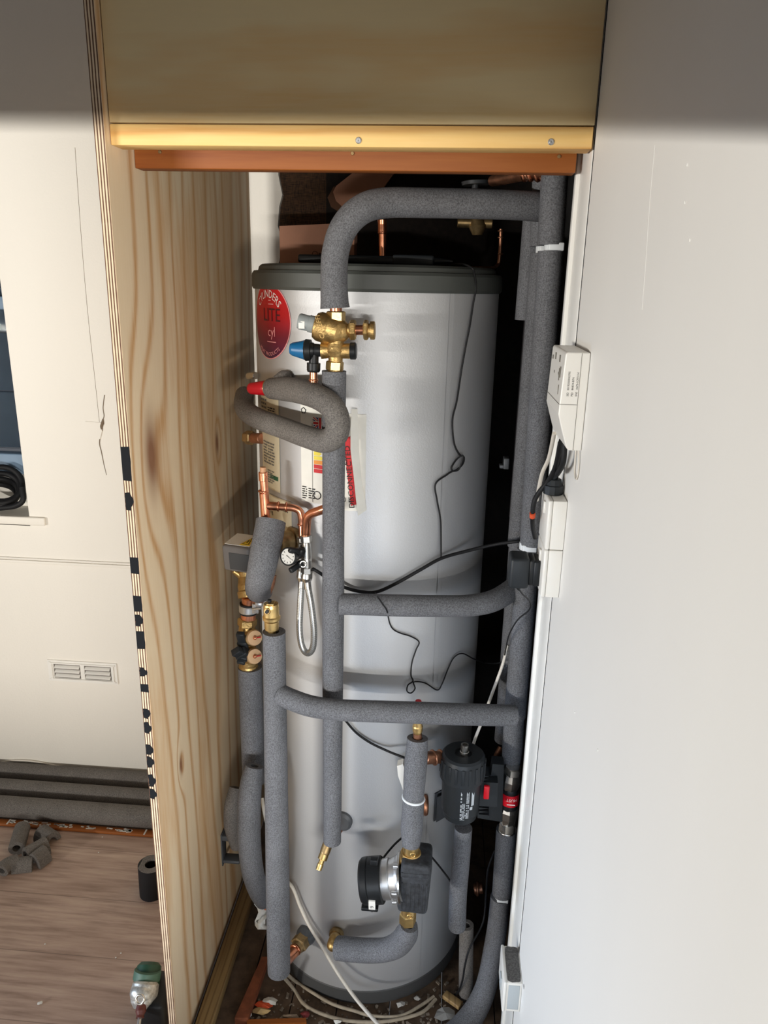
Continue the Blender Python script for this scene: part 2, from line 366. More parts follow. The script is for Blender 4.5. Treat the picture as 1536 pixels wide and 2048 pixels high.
def badge_mat(z0, z1):
    t = NT('badge_red'); g = t.n('ShaderNodeNewGeometry'); s = t.n('ShaderNodeSeparateXYZ'); t.l(g.outputs['Position'], s.inputs[0])
    f = t.math('DIVIDE', t.math('SUBTRACT', s.outputs['Z'], z0), z1-z0)
    t.l(t.ramp(f, [(0.0, srgb(60, 22, 58)), (0.3, srgb(112, 16, 42)), (0.6, srgb(172, 6, 20)), (1, srgb(196, 14, 30))]), t.b.inputs['Base Color']); t.b.inputs['Roughness'].default_value = 0.4; return t.m
# ================================================================== STRUCTURE
XI, XO = -0.537, -0.5538            # inner and outer face of the plywood side
WR = 0.208                          # right-hand wall plane
WB = 2.20                           # rear wall plane
def struct(name, mb, mats, parent=None, **kw):
    return mb.build(name, mats, parent, kind=None if parent else 'structure', **kw)
m = MB().span((-3.4, -0.6, -0.06), (XO-0.0005, WB+0.3, 0.0)); struct('floor', m, LAMINATE, label='brown grey wood-effect laminate floor left of the plywood')
m = MB()
for k, (a, b) in enumerate([(-0.537, -0.425), (-0.422, -0.315), (-0.312, -0.20), (-0.197, -0.07), (-0.067, 0.06), (0.063, 0.19), (0.193, 0.33)]): m.span((a, 0.7, -0.05), (b, WB, -0.001))
struct('floor_boards', m, BOARDS, label='dirty dark floorboards under the hot water cylinder')
# rear wall with the window opening at the far left, ragged plaster edge inside the cupboard
WX = P(45, 922, WB).x; ZS = P(20, 1031, WB).z
m = MB()
m.span((WX, WB, 0), (-0.555, WB+0.25, 2.9)); m.span((-3.4, WB, 0), (WX, WB+0.25, ZS-.027)); m.span((-3.4, WB, 2.35), (WX, WB+0.25, 2.9))
edge = [(x-0.016, z) for x, z in [(-0.470, 0.0), (-0.470, 1.2), (-0.468, 1.74), (-0.458, 1.79), (-0.452, 1.83), (-0.463, 1.87), (-0.458, 1.92), (-0.449, 1.95), (-0.459, 2.0), (-0.455, 2.1), (-0.462, 2.3)]]
poly = [(-0.5555, 0.0)]+edge+[(-0.5555, 2.3)]
m.prism([(x, WB-0.012, z) for x, z in poly], (0, 0.03, 0))
m.span((-3.4, WB-0.0015, 0.0), (-0.5555, WB+0.01, P(131, 1124, WB).z))         # lower sheet with a ledge line
wall = struct('wall_back', m, WALL, label='cream painted wall with crack, behind and left of the plywood')
m = MB().tube([P(206, 838, WB-0.001), P(205, 846, WB-0.001), P(203, 853, WB-0.001), P(204, 862, WB-0.001)], [0.002, 0.005, 0.0045, 0.002], 8)
m.tube([P(*q, WB-0.001) for q in ((209, 790), (206, 815), (208, 832), (204, 843))], 0.0011, 6)
m.tube([P(*q, WB-0.001) for q in ((203, 862), (199, 885), (203, 905), (208, 930), (213, 950))], [0.0016, 0.0012, 0.0006], 6)
m.tube([P(*q, WB) for q in ((150, 295), (163, 480), (175, 620), (190, 760), (199, 845))], 0.0006, 6)
struct('crack', m, mat('crack_shadow', srgb(120, 104, 86), 0.9), wall, label='thin dark crack in the paint')
m = MB(); fl = [(170, 843), (203, 845), (204, 862), (200, 878), (188, 879), (178, 868), (170, 856)]
m.prism([P(x, y, WB-0.0035) for x, y in fl], (0, 0.004, 0)); m.box(P(185, 1124, WB-0.003), (0.7, 0.006, 0.006), None, 0.002)
m.span((-3.3, WB-0.006, P(131, 1124, WB).z-.01), (XO-0.002, WB, P(131, 1124, WB).z), 0.001)
struct('flaking_paint', m, WALL, wall)
m = MB().span((-0.500, WB+0.005, 0), (-0.345, WB+0.02, 2.3)); struct('wall_rear', m, HESS, label='brown woven wall covering beside the torn plaster edge')
m = MB().span((-0.345, WB-0.002, 0), (0.34, WB+0.03, 2.3)); struct('wall_rear_board', m, SHADEB, label='board behind the cylinder, coloured dark for the shade there')
m = MB().span((WR, 0.22, -0.05), (WR+0.10, 1.250, 2.7)); wr = struct('wall_right', m, WALLR, label='smooth white painted wall on the right')
m = MB()
for (x, y, n) in ((1375, 330, 3), (1370, 405, 3), (1380, 480, 2), (1150, 1425, 3), (1196, 1500, 2)):
    q = PX(x, y, WR); m.box(q+Vector((-0.0004, 0, 0)), (0.0010, 0.0022, 0.003), None, 0.0004)
struct('paint_nib', m, WALLR, wr)
m = MB().box(PX(1048, 1973, WR)-Vector((0.0003, 0, 0)), (0.0008, 0.007, 0.005)); struct('scuff', m, DUST, wr)
m = MB().tube([PX(1310, 290, WR), PX(1300, 400, WR), PX(1292, 520, WR), PX(1284, 620, WR)], 0.0003, 6); struct('filler_line', m, WALLR, wr)
m = MB().span((WR, 1.2665, 0.0), (WR+0.09, 1.372, 2.4), 0.001); m.span((WR-0.006, 1.368, 0.0), (WR+0.02, 1.388, 2.4), 0.002)
struct('trim_1', m, JAMB, label='white painted upright lining at the cupboard opening')
m = MB().span((WR+.0015, 1.2502, 0), (WR+.09, 1.2663, 2.4)); m.span((0.300, 1.388, 0), (0.34, WB, 2.3)); m.span((WR, 1.388, 0), (0.31, 1.40, 2.3)); struct('wall_inner', m, SHADE_IN, label='inner side wall of the cupboard with shade put into its colour')  # near-black for cupboard shade; first span paints the shaded gap at the lining
m = MB().span((-0.56, 1.27, 2.30), (0.34, WB+0.03, 2.34)); struct('ceiling', m, SHADEB, label='top of the cupboard with shade put into its colour')
# unseen blocker added behind the photographer's head to shade the top band
m = MB().box((-2.4, -0.17, 2.295), (11.0, 0.06, 1.2)); struct('light_blocker_top', m, WALL, label='added light blocker above and behind the viewer')

m = MB().box((1.65, -2.6, 0.5375), (4.6, 0.05, 1.075)); struct('light_blocker_low', m, WALL, label='added low light blocker behind the viewer')  # unseen, added to dim the key strip lower down
m = MB().box((-3.9, -3.6, 0.46), (0.05, 3.6, 0.92)); struct('light_blocker_side', m, WALL, label='added low light blocker for the side strip')  # unseen, added to trim the side strip near the floor

# window at the far left
m = MB()
for z0, z1 in ((ZS+.103, ZS+.173), (1.62, 1.66), (2.28, 2.35)): m.span((-2.4, WB+0.125, z0), (WX, WB+0.17, z1), 0.004)
m.span((WX-0.02, WB+0.12, ZS+.103), (WX+0.02, WB+0.17, 2.35), 0.004)
win = thing('window_1', 'blue grey painted window at the far left edge', None); win['kind'] = 'structure'
m.build('window_frame', SLATEP, win)
m = MB()
for k in range(6): m.span((-2.4, WB+0.165+0.004*(k % 2), 1.17+k*0.19), (WX-0.01, WB+0.19, 1.17+k*0.19+0.186), 0.003)
m.build('boarded_panel', SLATEP, win)
m = MB().span((-2.4, WB+0.152, 1.17), (WX-0.01, WB+0.156, 2.3)); m.build('pane', GLASS, win)
m = MB().span((-2.4, WB-0.012, ZS-.027), (WX+0.055, WB+0.0, ZS), 0.004); m.span((-2.4, WB, ZS-.032), (WX-0.0005, WB+0.14, ZS)); m.span((-2.4, WB+0.11, ZS-.012), (WX-.0005, WB+0.145, ZS+.106), 0.003)
struct('trim_3', m, WALL, label='chipped white window sill under the blue grey window')
m = MB()
for k in range(4): m.ring(P(4, 985-k*8, WB+0.055)+Vector((-0.02+k*0.006, 0.0, -0.012)), (0.25, -0.35, 0.9-k*0.2), 0.060, 0.0095, 30, 10)
m.tube([P(44, 975, WB+0.03), P(46, 1000, WB+0.015), P(30, 1012, WB+0.01), P(0, 1016, WB+0.012)], 0.009)
m.build('cable_coil', RUBBER, label='coil of black cable lying on the white window sill', cat='cable')

# ================================================================== CARCASS
ply = thing('plywood_partition', 'tall plywood side partition with knots and black spray marks on its edge', 'board')
m = MB().span((XO, 1.2335, 0.004), (XI, 2.112, 2.7), 0.0)
m.build('board_face', PLY, ply)
m = MB().span((XO, 1.2325, 0.004), (XI-0.0004, 1.2336, 2.7))
marks = [(893, 960, 1.0), (985, 1019, .8), (1113, 1146, 1), (1190, 1223, 1), (1228, 1251, .9), (1263, 1296, 1), (1335, 1353, .95), (1367, 1384, 1), (1417, 1436, .8), (1445, 1466, .8), (1489, 1508, .8), (1513, 1534, .8), (1549, 1573, .9), (1577, 1597, .9)]
for y0, y1, wd in marks:
    x = 208+(y0-500)*0.0842
    z0 = P(x, y0, 1.2325).z; z1 = P(x, y1, 1.2325).z; pts = []; n = 9
    L = XO+0.0002; Wd = XI-0.0008
    for i in range(n+1): t = i/n; pts.append((L+(random.random()*0.002 if wd < 1 else 0), 1.2318, z0+(z1-z0)*t+(random.random()-.5)*0.003))
    for i in range(n+1): t = 1-i/n; pts.append((L+(Wd-L)*(wd if wd == 1 else (0.45+0.55*math.sin(PI*min(max(t, .08), .92)))*1.0)+(random.random()-.5)*0.001, 1.2318, z0+(z1-z0)*t+(random.random()-.5)*0.004))
    m.prism(pts, (0, 0.0007, 0), 1)
m.build('front_edge', [LAM, SPRAY], ply, label='layered front edge with black spray marks')
hz = P(700, 249, 1.25).z; lz = P(700, 294, 1.25).z
HL, HR = XI+0.0015, WR-0.003
m = MB().span((HL, 1.250, hz+0.001), (HR, 1.268, 2.6), 0.0008); m.build('plywood_board', HDR, label='wide weathered plywood board across the top of the opening', cat='board')
def screw(mb, p, r, ax=(0, -1, 0)):
    a = Vector(ax); mb.turn(p, Vector(p)+a*0.0022, [(0, r), (0.6, r), (1, r*0.8)], 16); mb.ring(Vector(p)+a*0.002, a, r*0.45, r*0.12, 14, 6)
    mb.box(Vector(p)+a*0.0022, (r*0.9, 0.0006, r*0.22)); mb.box(Vector(p)+a*0.0022, (r*0.22, 0.0006, r*0.9))
bt = thing('timber_batten', 'pale yellow pine batten with two screws under the plywood board', 'timber')
m = MB().span((HL, 1.2495, lz), (HR-0.001, 1.2930, hz-0.001), 0.0012); m.build('batten', PINE, bt)
for x, y in ((717, 281), (1102, 284)):
    s = MB(); screw(s, P(x, y, 1.2495), 0.0048); s.build('screw', STEEL, bt)
oz0 = P(700, 341, 1.341).z; ob = thing('timber_rail', 'orange brown varnished rail below the pale pine batten', 'timber')
m = MB().span((XI+0.001, 1.341, oz0), (0.1965, 1.375, oz0+0.062), 0.0015); m.build('rail', ORANGE, ob)
for x, y in ((320, 304), (705, 307), (1118, 313)):
    s = MB(); screw(s, P(x, y, 1.341), 0.0030); s.build('screw', BRASS_D, ob)
m = MB().span((XI+0.012, 0.75, 0.0), (XI+0.052, 1.78, 0.030), 0.002); m.build('floor_batten', TREATED, label='greenish treated batten on the floor along the plywood', cat='timber')
m = MB(); a = PZ(524, 1925); b = PZ(470, 2048); m.prism([a, PZ(538, 1925), PZ(497, 2048), b][::-1], (0, 0, 0.020)); m.build('timber_strip', REDWOOD, label='red brown strip of timber on the floorboards by the cylinder', cat='timber')
m = MB(); m.prism([PZ(494, 2046), PZ(612, 2043), PZ(613, 2052), PZ(494, 2056)], (0, 0, 0.012)); m.build('timber_offcut', ORANGE, label='short orange offcut lying across the floorboards at the bottom', cat='timber')

# ================================================================== CYLINDER
wc = thing('water_cylinder', 'tall silver hot water cylinder with dark grey lid and stickers', 'cylinder')
ZB, ZL0, ZL1 = 0.03, 1.708, 1.745
m = MB(); n = 128; zs = [ZB+(ZL0+0.01-ZB)*i/90 for i in range(91)]; dents = [(ang(PC(800, 1195)), PC(800, 1195).z, 0.045, -0.0045), (ang(PC(770, 1130)), PC(770, 1130).z+.02, 0.06, 0.003)]
vs = []; fs = []
for z in zs:
    for j in range(n):
        a = -PI+2*PI*j/n; g = 0
        for da, dz, sg, h in dents: g += h*math.exp(-(((a-da)*RC)**2+(z-dz)**2)/(2*sg*sg))
        vs.append(cyl(a, z, g))
for i in range(90):
    for j in range(n): fs.append([i*n+j, i*n+(j+1) % n, (i+1)*n+(j+1) % n, (i+1)*n+j])
m.add(vs, fs, True); m.build('body', SILVER, wc)
A0 = Vector((CX, CY, 0))
m = MB().turn(A0+Vector((0, 0, ZL0)), A0+Vector((0, 0, ZL0+0.055)), [(0, RC-0.02), (0, RC+0.003), (0.1, RC+0.006), (0.56, RC+0.005), (0.66, RC+0.001), (0.68, RC-0.008), (0.82, RC-0.010), (0.9, RC-0.016), (0.9, 0.0)], 96)
m.build('lid', LIDM, wc)
m = MB().turn(A0, A0+Vector((0, 0, 0.045)), [(0, RC-0.004), (0.0, RC+0.001), (0.85, RC+0.002), (1, RC-0.003), (1, RC-0.02)], 96); m.build('base_ring', mat('base_grey', srgb(70, 70, 70), 0.6), wc)
m = MB(); sa = ang(PC(905, 600))
for d in (-0.022, 0.022): m.rect_cyl(sa+d-0.0035, sa+d+0.0035, ZB+.02, ZL0, 0.0016, 0, 1)
m.rect_cyl(sa-0.022, sa+0.022, ZB+.02, ZL0, 0.0008, 0, 4); m.build('seam', SILVER, wc)
# badge
br = 0.072; ba = ang(PC(581, 645))-br/RC; bz = PC(560, 645).z
m = MB(); m.on_cyl([], 0, 0, 0) if False else None
def disc_cyl(m, a0, z0, r, g, mi=0, n=48, k=6):
    vs = [cyl(a0, z0, g)]; fs = []
    for i in range(1, k+1):
        for j in range(n): vs.append(cyl(a0+r*i/k*math.cos(2*PI*j/n)/RC, z0+r*i/k*math.sin(2*PI*j/n), g))
    for j in range(n): fs.append([0, 1+j, 1+(j+1) % n])
    for i in range(1, k):
        for j in range(n): fs.append([1+(i-1)*n+j, 1+i*n+j, 1+i*n+(j+1) % n, 1+(i-1)*n+(j+1) % n])
    m.add(vs, fs, True, mi)
disc_cyl(m, ba, bz, br, 0.0016, 0)
disc_cyl(m, ba, bz, br+0.0022, 0.0012, 1)
def cyl_text(m, body, size, a0, z0, g, mi, arc=None, rot=0.0, sx=1.0):
    vs, fs = text_polys(body, size); out = []
    for v in vs:
        u, h = v.x*sx, v.y
        if arc:
            th = u/arc; u, h = (arc+h)*math.sin(th), (arc+h)*math.cos(th)
        c, s = math.cos(rot), math.sin(rot); out.append(cyl(a0+(u*c-h*s)/RC, z0+u*s+h*c, g))
    m.add(out, fs, False, mi)
cyl_text(m, 'CYLINDERS', 0.0215, ba+0.0, bz, 0.0024, 2, arc=0.053, sx=0.92)
cyl_text(m, 'LITE', 0.036, ba+0.045, bz+0.012, 0.0024, 3, sx=1.0); cyl_text(m, 'cyl', 0.027, ba+0.05, bz-0.020, 0.0024, 4)
for q, (du, dv, L) in enumerate([(0.008, 0.040, 0.010), (0.012, 0.033, 0.02), (0.012, -0.040, 0.034)]): m.rect_cyl(ba+(du-L/2)/RC, ba+(du+L/2)/RC, bz+dv, bz+dv+0.0018, 0.0023, 4, 3)
vs, fs = text_polys('HEAT PRODUCTS', 0.0105); m.add([cyl(ba+((0.064-v.y)*math.sin(v.x/0.062))/RC, bz-(0.064-v.y)*math.cos(v.x/0.062), 0.0024) for v in vs], fs, False, 4)
m.build('badge', [badge_mat(bz-br, bz+br), PINKINK, WHITEINK, mat('dark_red_ink', srgb(70, 14, 24), 0.5), PINKINK], wc, label='round red to purple badge on the upper left of the cylinder')

def lines(m, a0, z0, w_, h_, rows, mi, g=0.0022, fill=0.8, th=0.5):
    for i in range(rows):
        z = z0+h_-(i+0.5)*h_/rows; x = 0.0
        while x < w_*fill:
            L = random.uniform(0.004, 0.014); L = min(L, w_-x)
            m.rect_cyl(a0+x/RC, a0+(x+L)/RC, z-h_/rows*th/2, z+h_/rows*th/2, g, mi, 1); x += L+0.0025
# instruction sticker (cream) at the left
pT = PC(558, 805); pB = PC(560, 990); a1 = ang(pT); a0 = a1-0.086/RC; z1 = pT.z+0.012; z0 = pB.z+0.005
m = MB().rect_cyl(a0, a1, z0, z1, 0.0012, 0, 8)
lines(m, a0+0.02, z1-0.05, 0.05, 0.04, 5, 2, fill=0.6); lines(m, a0+0.16, z1-0.045, 0.035, 0.02, 4, 1, fill=.9); lines(m, a0+0.1, z1-0.085, 0.03, 0.018, 2, 1, fill=.9)
lines(m, a0+0.05, z1-0.15, 0.025, 0.05, 8, 2); lines(m, a0+0.15, z1-0.15, 0.03, 0.05, 8, 2); lines(m, a0+0.13, z1-0.19, 0.03, 0.03, 6, 2)
m.rect_cyl(a1-0.040/RC, a1-0.006/RC, z0+0.024, z0+0.033, 0.002, 3, 3)
m.build('instruction_sticker', [CREAM, INK, INKM, GREENI], wc, label='cream sticker of printed lines and a green bar')
pT = PC(584, 1030); a1 = ang(pT); a0 = a1-0.088/RC; z1 = pT.z+0.028; z0 = PC(580, 1062).z-0.02
m = MB().rect_cyl(a0, a1, z0, z1, 0.0012, 0, 8); cyl_text(m, 'tightness', 0.013, a0+0.21, z1-0.022, 0.002, 1); cyl_text(m, 'ng', 0.013, a0+0.06, z1-0.038, 0.002, 1); cyl_text(m, 'ound', 0.013, a0+0.12, z1-0.054, 0.002, 1)
m.build('notice_sticker', [CREAM, INK], wc, label='cream sticker printed tightness')
# energy sticker
pL = PC(602, 830); pR = PC(692, 830); a0 = ang(pL); a1 = ang(pR); z1 = PC(640, 812).z; z0 = PC(640, 1008).z
m = MB().rect_cyl(a0, a1, z0, z1, 0.0012, 0, 8)
fx = a0+0.0285/RC; W_ = (a1-fx)*RC
m.rect_cyl(fx-0.0008/RC, fx, z0+0.002, z1-0.035, 0.002, 1, 1); m.rect_cyl(fx, a1, z1-0.0285, z1-0.0278, 0.002, 1, 3)
ca = fx+0.018/RC; cz = z1-0.034; fw, fh = 0.030, 0.022       # flag
m.rect_cyl(ca-fw/2/RC, ca+fw/2/RC, cz-fh/2, cz+fh/2, 0.0019, 2, 3)
for wd, mi, gg in ((0.0048, 0, 0.0022), (0.0020, 3, 0.0024)):
    for sgn in (1, -1):
        dx, dy = fw/2, fh/2*sgn; L = math.hypot(dx, dy); nx, ny = -dy/L*wd/2, dx/L*wd/2
        m.on_cyl([(-dx+nx, -dy+ny), (-dx-nx, -dy-ny), (dx-nx, dy-ny), (dx+nx, dy+ny)][::1], ca, cz, gg, mi)
for wd, mi, gg in ((0.0075, 0, 0.0026), (0.0045, 3, 0.0028)):
    m.on_cyl([(-fw/2, -wd/2), (fw/2, -wd/2), (fw/2, wd/2), (-fw/2, wd/2)], ca, cz, gg, mi); m.on_cyl([(-wd/2, -fh/2), (wd/2, -fh/2), (wd/2, fh/2), (-wd/2, fh/2)], ca, cz, gg, mi)
zc = PC(640, 903).z
for q, mi in enumerate((4, 4, 5, 3, 3)):
    m.rect_cyl(fx+0.003/RC, fx+(0.016+0.004*q)/RC, zc-0.0088*(q+1), zc-0.0088*q-0.001, 0.002, mi, 2)
    m.on_cyl([(0, 0.0002), (0.005, 0.004), (0, 0.0078)], fx+(0.016+0.004*q)/RC, zc-0.0088*(q+1), 0.002, mi)
lines(m, a0+0.01, z0+0.006, 0.012, 0.028, 6, 1, fill=.9); lines(m, a0+0.07, z0+0.008, 0.016, 0.024, 5, 1, fill=.9)
m.ring(cyl(a0+0.148, z0+0.018, 0.002), cyl(a0+0.148, 0, 1)-cyl(a0+0.148, 0, 0), 0.008, 0.0009, 20, 6, 1); m.ring(cyl(a0+0.03, z1-0.012, 0.002), cyl(a0, 0, 1)-cyl(a0, 0, 0), 0.006, 0.0009, 5, 6, 1)
m.build('energy_sticker', [PAPER, INK, FLAGB, INKRED, YEL, ORG], wc, label='white energy sticker with small flag and coloured bars')
# loose paper sticker with red printed band
a0 = ang(PC(690, 900)); a1 = ang(PC(733, 830)); z1 = PC(712, 828).z; z0 = PC(715, 1022).z
m = MB().rect_cyl(a0-0.03, a1, z0, z1, 0.0015, 0, 6)
ar = ang(PC(702, 950)); zr = PC(702, 950).z
m.add([PC(x, y, .003) for x, y in ((686, 878), (702, 872), (710, 950), (716, 1008), (702, 1012), (694, 945))], [[0, 1, 4, 5], [1, 2, 3, 4]], False, 1)
cyl_text(m, 'DISCONNECTED', 0.0150, ar-0.006, zr-0.004, 0.0045, 2, rot=math.radians(95), sx=1.12)
cyl_text(m, '0 L', 0.014, a0+0.022, z0+0.022, 0.003, 2); cyl_text(m, '3', 0.016, a0+0.012, PC(700, 925).z, 0.003, 2)
m.build('warning_sticker', [PAPER, INKRED, INK], wc, label='white sticker with red band lettered in black')
m = MB(); vs = []; fs = []
pts = [((703, 818), (715, 818)), ((701, 860), (717, 870)), ((701, 900), (718, 905)), ((707, 950), (723, 960)), ((712, 1000), (730, 1003)), ((716, 1032), (733, 1020))]
for i, (l, r) in enumerate(pts): vs += [PC(*l, 0.020), PC(*r, 0.008)]
for i in range(5): fs.append([2*i, 2*i+2, 2*i+3, 2*i+1])
vs2 = [v+Vector((0, 0.0009, 0)) for v in vs]; m.add(vs, fs, True); m.add(vs2, [f[::-1] for f in fs], True)
m.build('peeling_strip', PAPER, wc, label='white paper strip curling off the sticker')
# ports and fittings that belong to the cylinder
def radial(p): a = ang(p); return Vector((math.sin(a), -math.cos(a), 0))
p = PC(685, 1640); d = radial(p); m = MB().turn(p-d*0.004, p+d*0.012, [(0, 0.024), (0.7, 0.024), (1, 0.018), (1, 0.011)], 28); m.build('port_grommet', DGREYP, wc)
# ================================================================== PIPEWORK
def foam(name, pts, r, label, group=None, hollow=0.5, rnd=False, mat_=None, n=22, k=8, core=True):
    m = MB().tube(pts, r, n, hollow if not rnd else None, 0, k, True, rnd)
    o = m.build(name, [mat_ or FOAM], None, label=label, cat='pipe', group=group)
    return o
def col(px, y0, y1, Y, x1=None, n=5):            # straight vertical run through pixel (px, y0) down to row y1, at depth Y
    p = P(px, y0, Y); z1 = P(x1 if x1 else px, y1, Y).z
    return [Vector((p.x, Y, p.z+(z1-p.z)*i/(n-1))) for i in range(n)]
G_F = 'grey foam insulated pipes round the cylinder'
# feed from the right, over the lid and down to the brass valve
Yv = 1.355
t = thing('insulated_pipe', 'thick grey foam covered pipe bending over the cylinder lid', 'pipe', G_F)
m = MB().tube([P(1092, 415, 1.50), P(1040, 411, 1.485), P(960, 408, 1.455), P(860, 406, 1.42), P(770, 406, 1.385), P(722, 420, 1.362), P(688, 455, 1.355), P(671, 505, 1.355), P(668, 560, 1.355), P(669, 600, 1.355), P(670, 616, 1.355)],
              [0.0262, 0.0255, 0.0255, 0.025, 0.025, 0.0245, 0.024, 0.0235, 0.0235, 0.0245, 0.026], 24, 0.55, 0, 8)
m.build('foam_sleeve', FOAM, t); MB().rod(P(671, 560, Yv), P(672, 626, Yv), 0.011).build('copper_tube', COPPER, t, label='copper tube end')
# main downpipe
XD = P(668, 900, Yv).x
t = thing('insulated_pipe', 'long grey foam downpipe in front of the cylinder below the brass valve', 'pipe', G_F)
m = MB().tube([Vector((XD-0.003*i/9, Yv, P(672, 742, Yv).z+(P(655, 1682, Yv).z-P(672, 742, Yv).z)*i/9)) for i in range(10)], [0.0222, 0.0215, 0.0212, 0.0212, 0.022, 0.0215, 0.021, 0.0205, 0.020, 0.0195], 24, 0.5, 0, 4)
m.build('foam_sleeve', FOAM, t)
MB().rod(P(671, 735, Yv), P(671, 790, Yv), 0.0105).build('copper_tube', COPPER, t)
# brass multibloc valve
v = thing('valve_assembly', 'brass cold water valve block with grey and blue caps', 'valve')
rp = lambda px, y=670: R(px, 672, y, Yv)
def q(x, y, dy=0.0): return P(x, y, Yv+dy)
m = MB(); m.turn(q(672, 640), q(671, 742), [(0, rp(16)), (0.2, rp(14)), (0.32, rp(18)), (0.45, rp(17)), (0.6, rp(21)), (0.72, rp(15)), (0.85, rp(14)), (1, rp(15))], 24)
m.ball(q(676, 662), rp(24), 20, 0, (1.1, 0.9, 1)); m.ball(q(671, 700), rp(21), 20, 0, (1, .9, 1))
m.turn(q(690, 668), q(629, 650), [(0, rp(17)), (0.25, rp(27)), (0.55, rp(30)), (0.85, rp(29)), (0.97, rp(25)), (1, rp(18))], 32)
m.turn(q(676, 660), q(702, 660), [(0, rp(17)), (0.5, rp(12)), (1, rp(14))], 24)
m.turn(q(671, 701), q(643, 701), [(0, rp(17)), (0.4, rp(14)), (0.7, rp(16)), (1, rp(17))], 24); m.turn(q(671, 702), q(701, 702), [(0, rp(16)), (0.5, rp(15)), (1, rp(15.5))], 24)
vs, fs = text_polys('CALEFFI', rp(13)); o_ = q(640, 654, -0.0335); dx = (q(640, 653)-q(643, 666)).normalized(); dy = (q(630, 655)-q(640, 654)).normalized()
m.add([o_+dx*a.x+dy*a.y+Vector((0, 0.0015*abs(a.x)/rp(20)*0.9, 0)) for a in vs], fs)
m.build('valve_body', BRASS, v)
MB().hexnut(q(672, 622), q(672, 643), rp(19)).build('top_nut', BRASS_B, v); MB().hexnut(q(670, 722), q(669, 741), rp(18)).build('bottom_nut', BRASS_B, v)
m = MB().turn(q(630, 650), q(597, 642), [(0, rp(17)), (0.35, rp(17)), (0.36, rp(15.5)), (0.9, rp(16)), (1, rp(14))], 24)
vs, fs = text_polys('1', 0.008); m.build('grey_cap', GREYP, v, label='grey plastic cap')
m = MB().box(q(603, 650, -rp(15.3)), (rp(12), 0.0008, rp(14))); m.build('cap_sticker', WHITEP, v)
m = MB().hexnut(q(699, 660), q(712, 660), rp(20)); m.hexnut(q(727, 660), q(737, 660), rp(20)); m.turn(q(737, 661), q(750, 661), [(0, rp(14)), (0.3, rp(14)), (0.32, rp(18)), (0.9, rp(18)), (1, rp(16))], 24); m.build('compression_nut', BRASS, v)
MB().rod(q(708, 660), q(730, 660), rp(10)).build('copper_stub', COPPER, v)
m = MB().turn(q(645, 701), q(608, 700), [(0, rp(12)), (0.3, rp(13)), (0.45, rp(13)), (0.46, rp(15)), (0.6, rp(16)), (0.62, rp(21)), (0.9, rp(22)), (1, rp(18))], 28)
m.turn(q(628, 703), q(627, 744), [(0, rp(10)), (0.55, rp(10)), (0.56, rp(14)), (0.9, rp(14)), (1, rp(12))], 20); m.build('relief_body', BLACK, v, label='black relief valve body')
m = MB().turn(q(610, 700), q(580, 698), [(0, rp(20)), (0.1, rp(19)), (0.85, rp(13)), (1, rp(10))], 12, True); m.build('blue_knob', BLUE, v, label='ribbed blue knob')
m = MB().turn(q(700, 702), q(713, 702), [(0, rp(15)), (0.1, rp(17)), (0.85, rp(17)), (1, rp(14))], 24); m.build('black_cap', BLACK, v)
m = MB().rod(q(627, 740), q(627, 772), rp(8)); m.ring(q(627, 760), (0, 0, 1), rp(8), rp(2.2)); m.build('discharge_stub', COPPER, v, label='short copper outlet')

# discharge loop with red relief valve
t = thing('insulated_pipe', 'grey foam loop bending round the downpipe at the red relief valve', 'pipe', G_F)
m = MB().tube([P(543, 777, 1.475), P(568, 778, 1.445), P(598, 782, 1.395), P(633, 793, 1.335), P(662, 812, 1.302), P(675, 840, 1.294), P(671, 870, 1.298), P(648, 882, 1.315), P(612, 873, 1.352), P(572, 858, 1.40), P(530, 843, 1.45), P(500, 828, 1.495), P(488, 812, 1.54), P(489, 790, 1.60)],
              [0.021, 0.0235, 0.0235, 0.0225, 0.022, 0.022, 0.022, 0.0215, 0.021, 0.021, 0.021, 0.021, 0.021, 0.02], 22, 0.5, 0, 8)
m.build('foam_sleeve', FOAM_W, t)
m = MB().tube([P(556, 765, 1.47), P(570, 757, 1.47), P(580, 756, 1.475)], [0.015, 0.017, 0.012], 16); m.build('foam_patch', FOAM_W, t)
v = thing('relief_valve', 'red capped pressure relief valve at the left of the cylinder', 'valve')
rr = lambda px: R(px, 520, 776, 1.48)
m = MB().turn(P(534, 776, 1.475), P(498, 777, 1.485), [(0, rr(15)), (0.15, rr(15)), (0.9, rr(11.5)), (1, rr(9))], 14); m.build('red_cap', RED, v, label='ribbed red cap')
m = MB().turn(P(499, 777, 1.4845), P(495.5, 777, 1.4855), [(0, rr(7)), (0.7, rr(6)), (1, rr(5))], 16); m.build('cap_button', INK, v)
m = MB().turn(P(552, 776, 1.47), P(532, 776, 1.4755), [(0, rr(11)), (0.5, rr(11)), (0.6, rr(15)), (1, rr(15.5))], 24); m.build('valve_neck', BRASS_B, v)
m = MB().rod(P(497, 752, 1.60), P(512, 751, 1.58), 0.0075); m.build('pipe_stub', CHROME, label='short chrome stub behind the red capped valve', cat='pipe fitting')
v = thing('compression_fitting', 'brass compression fitting on the copper stub under the foam loop', 'pipe fitting')
m = MB().hexnut(P(493, 875, 1.60), P(506, 876, 1.585), 0.0155); m.turn(P(490, 875, 1.603), P(494, 875, 1.60), [(0, .009), (1, .012)]); m.build('nut', BRASS_D, v)
MB().rod(P(503, 876, 1.59), P(524, 877, 1.56), 0.0115).build('copper_tube', COPPER_D, v)

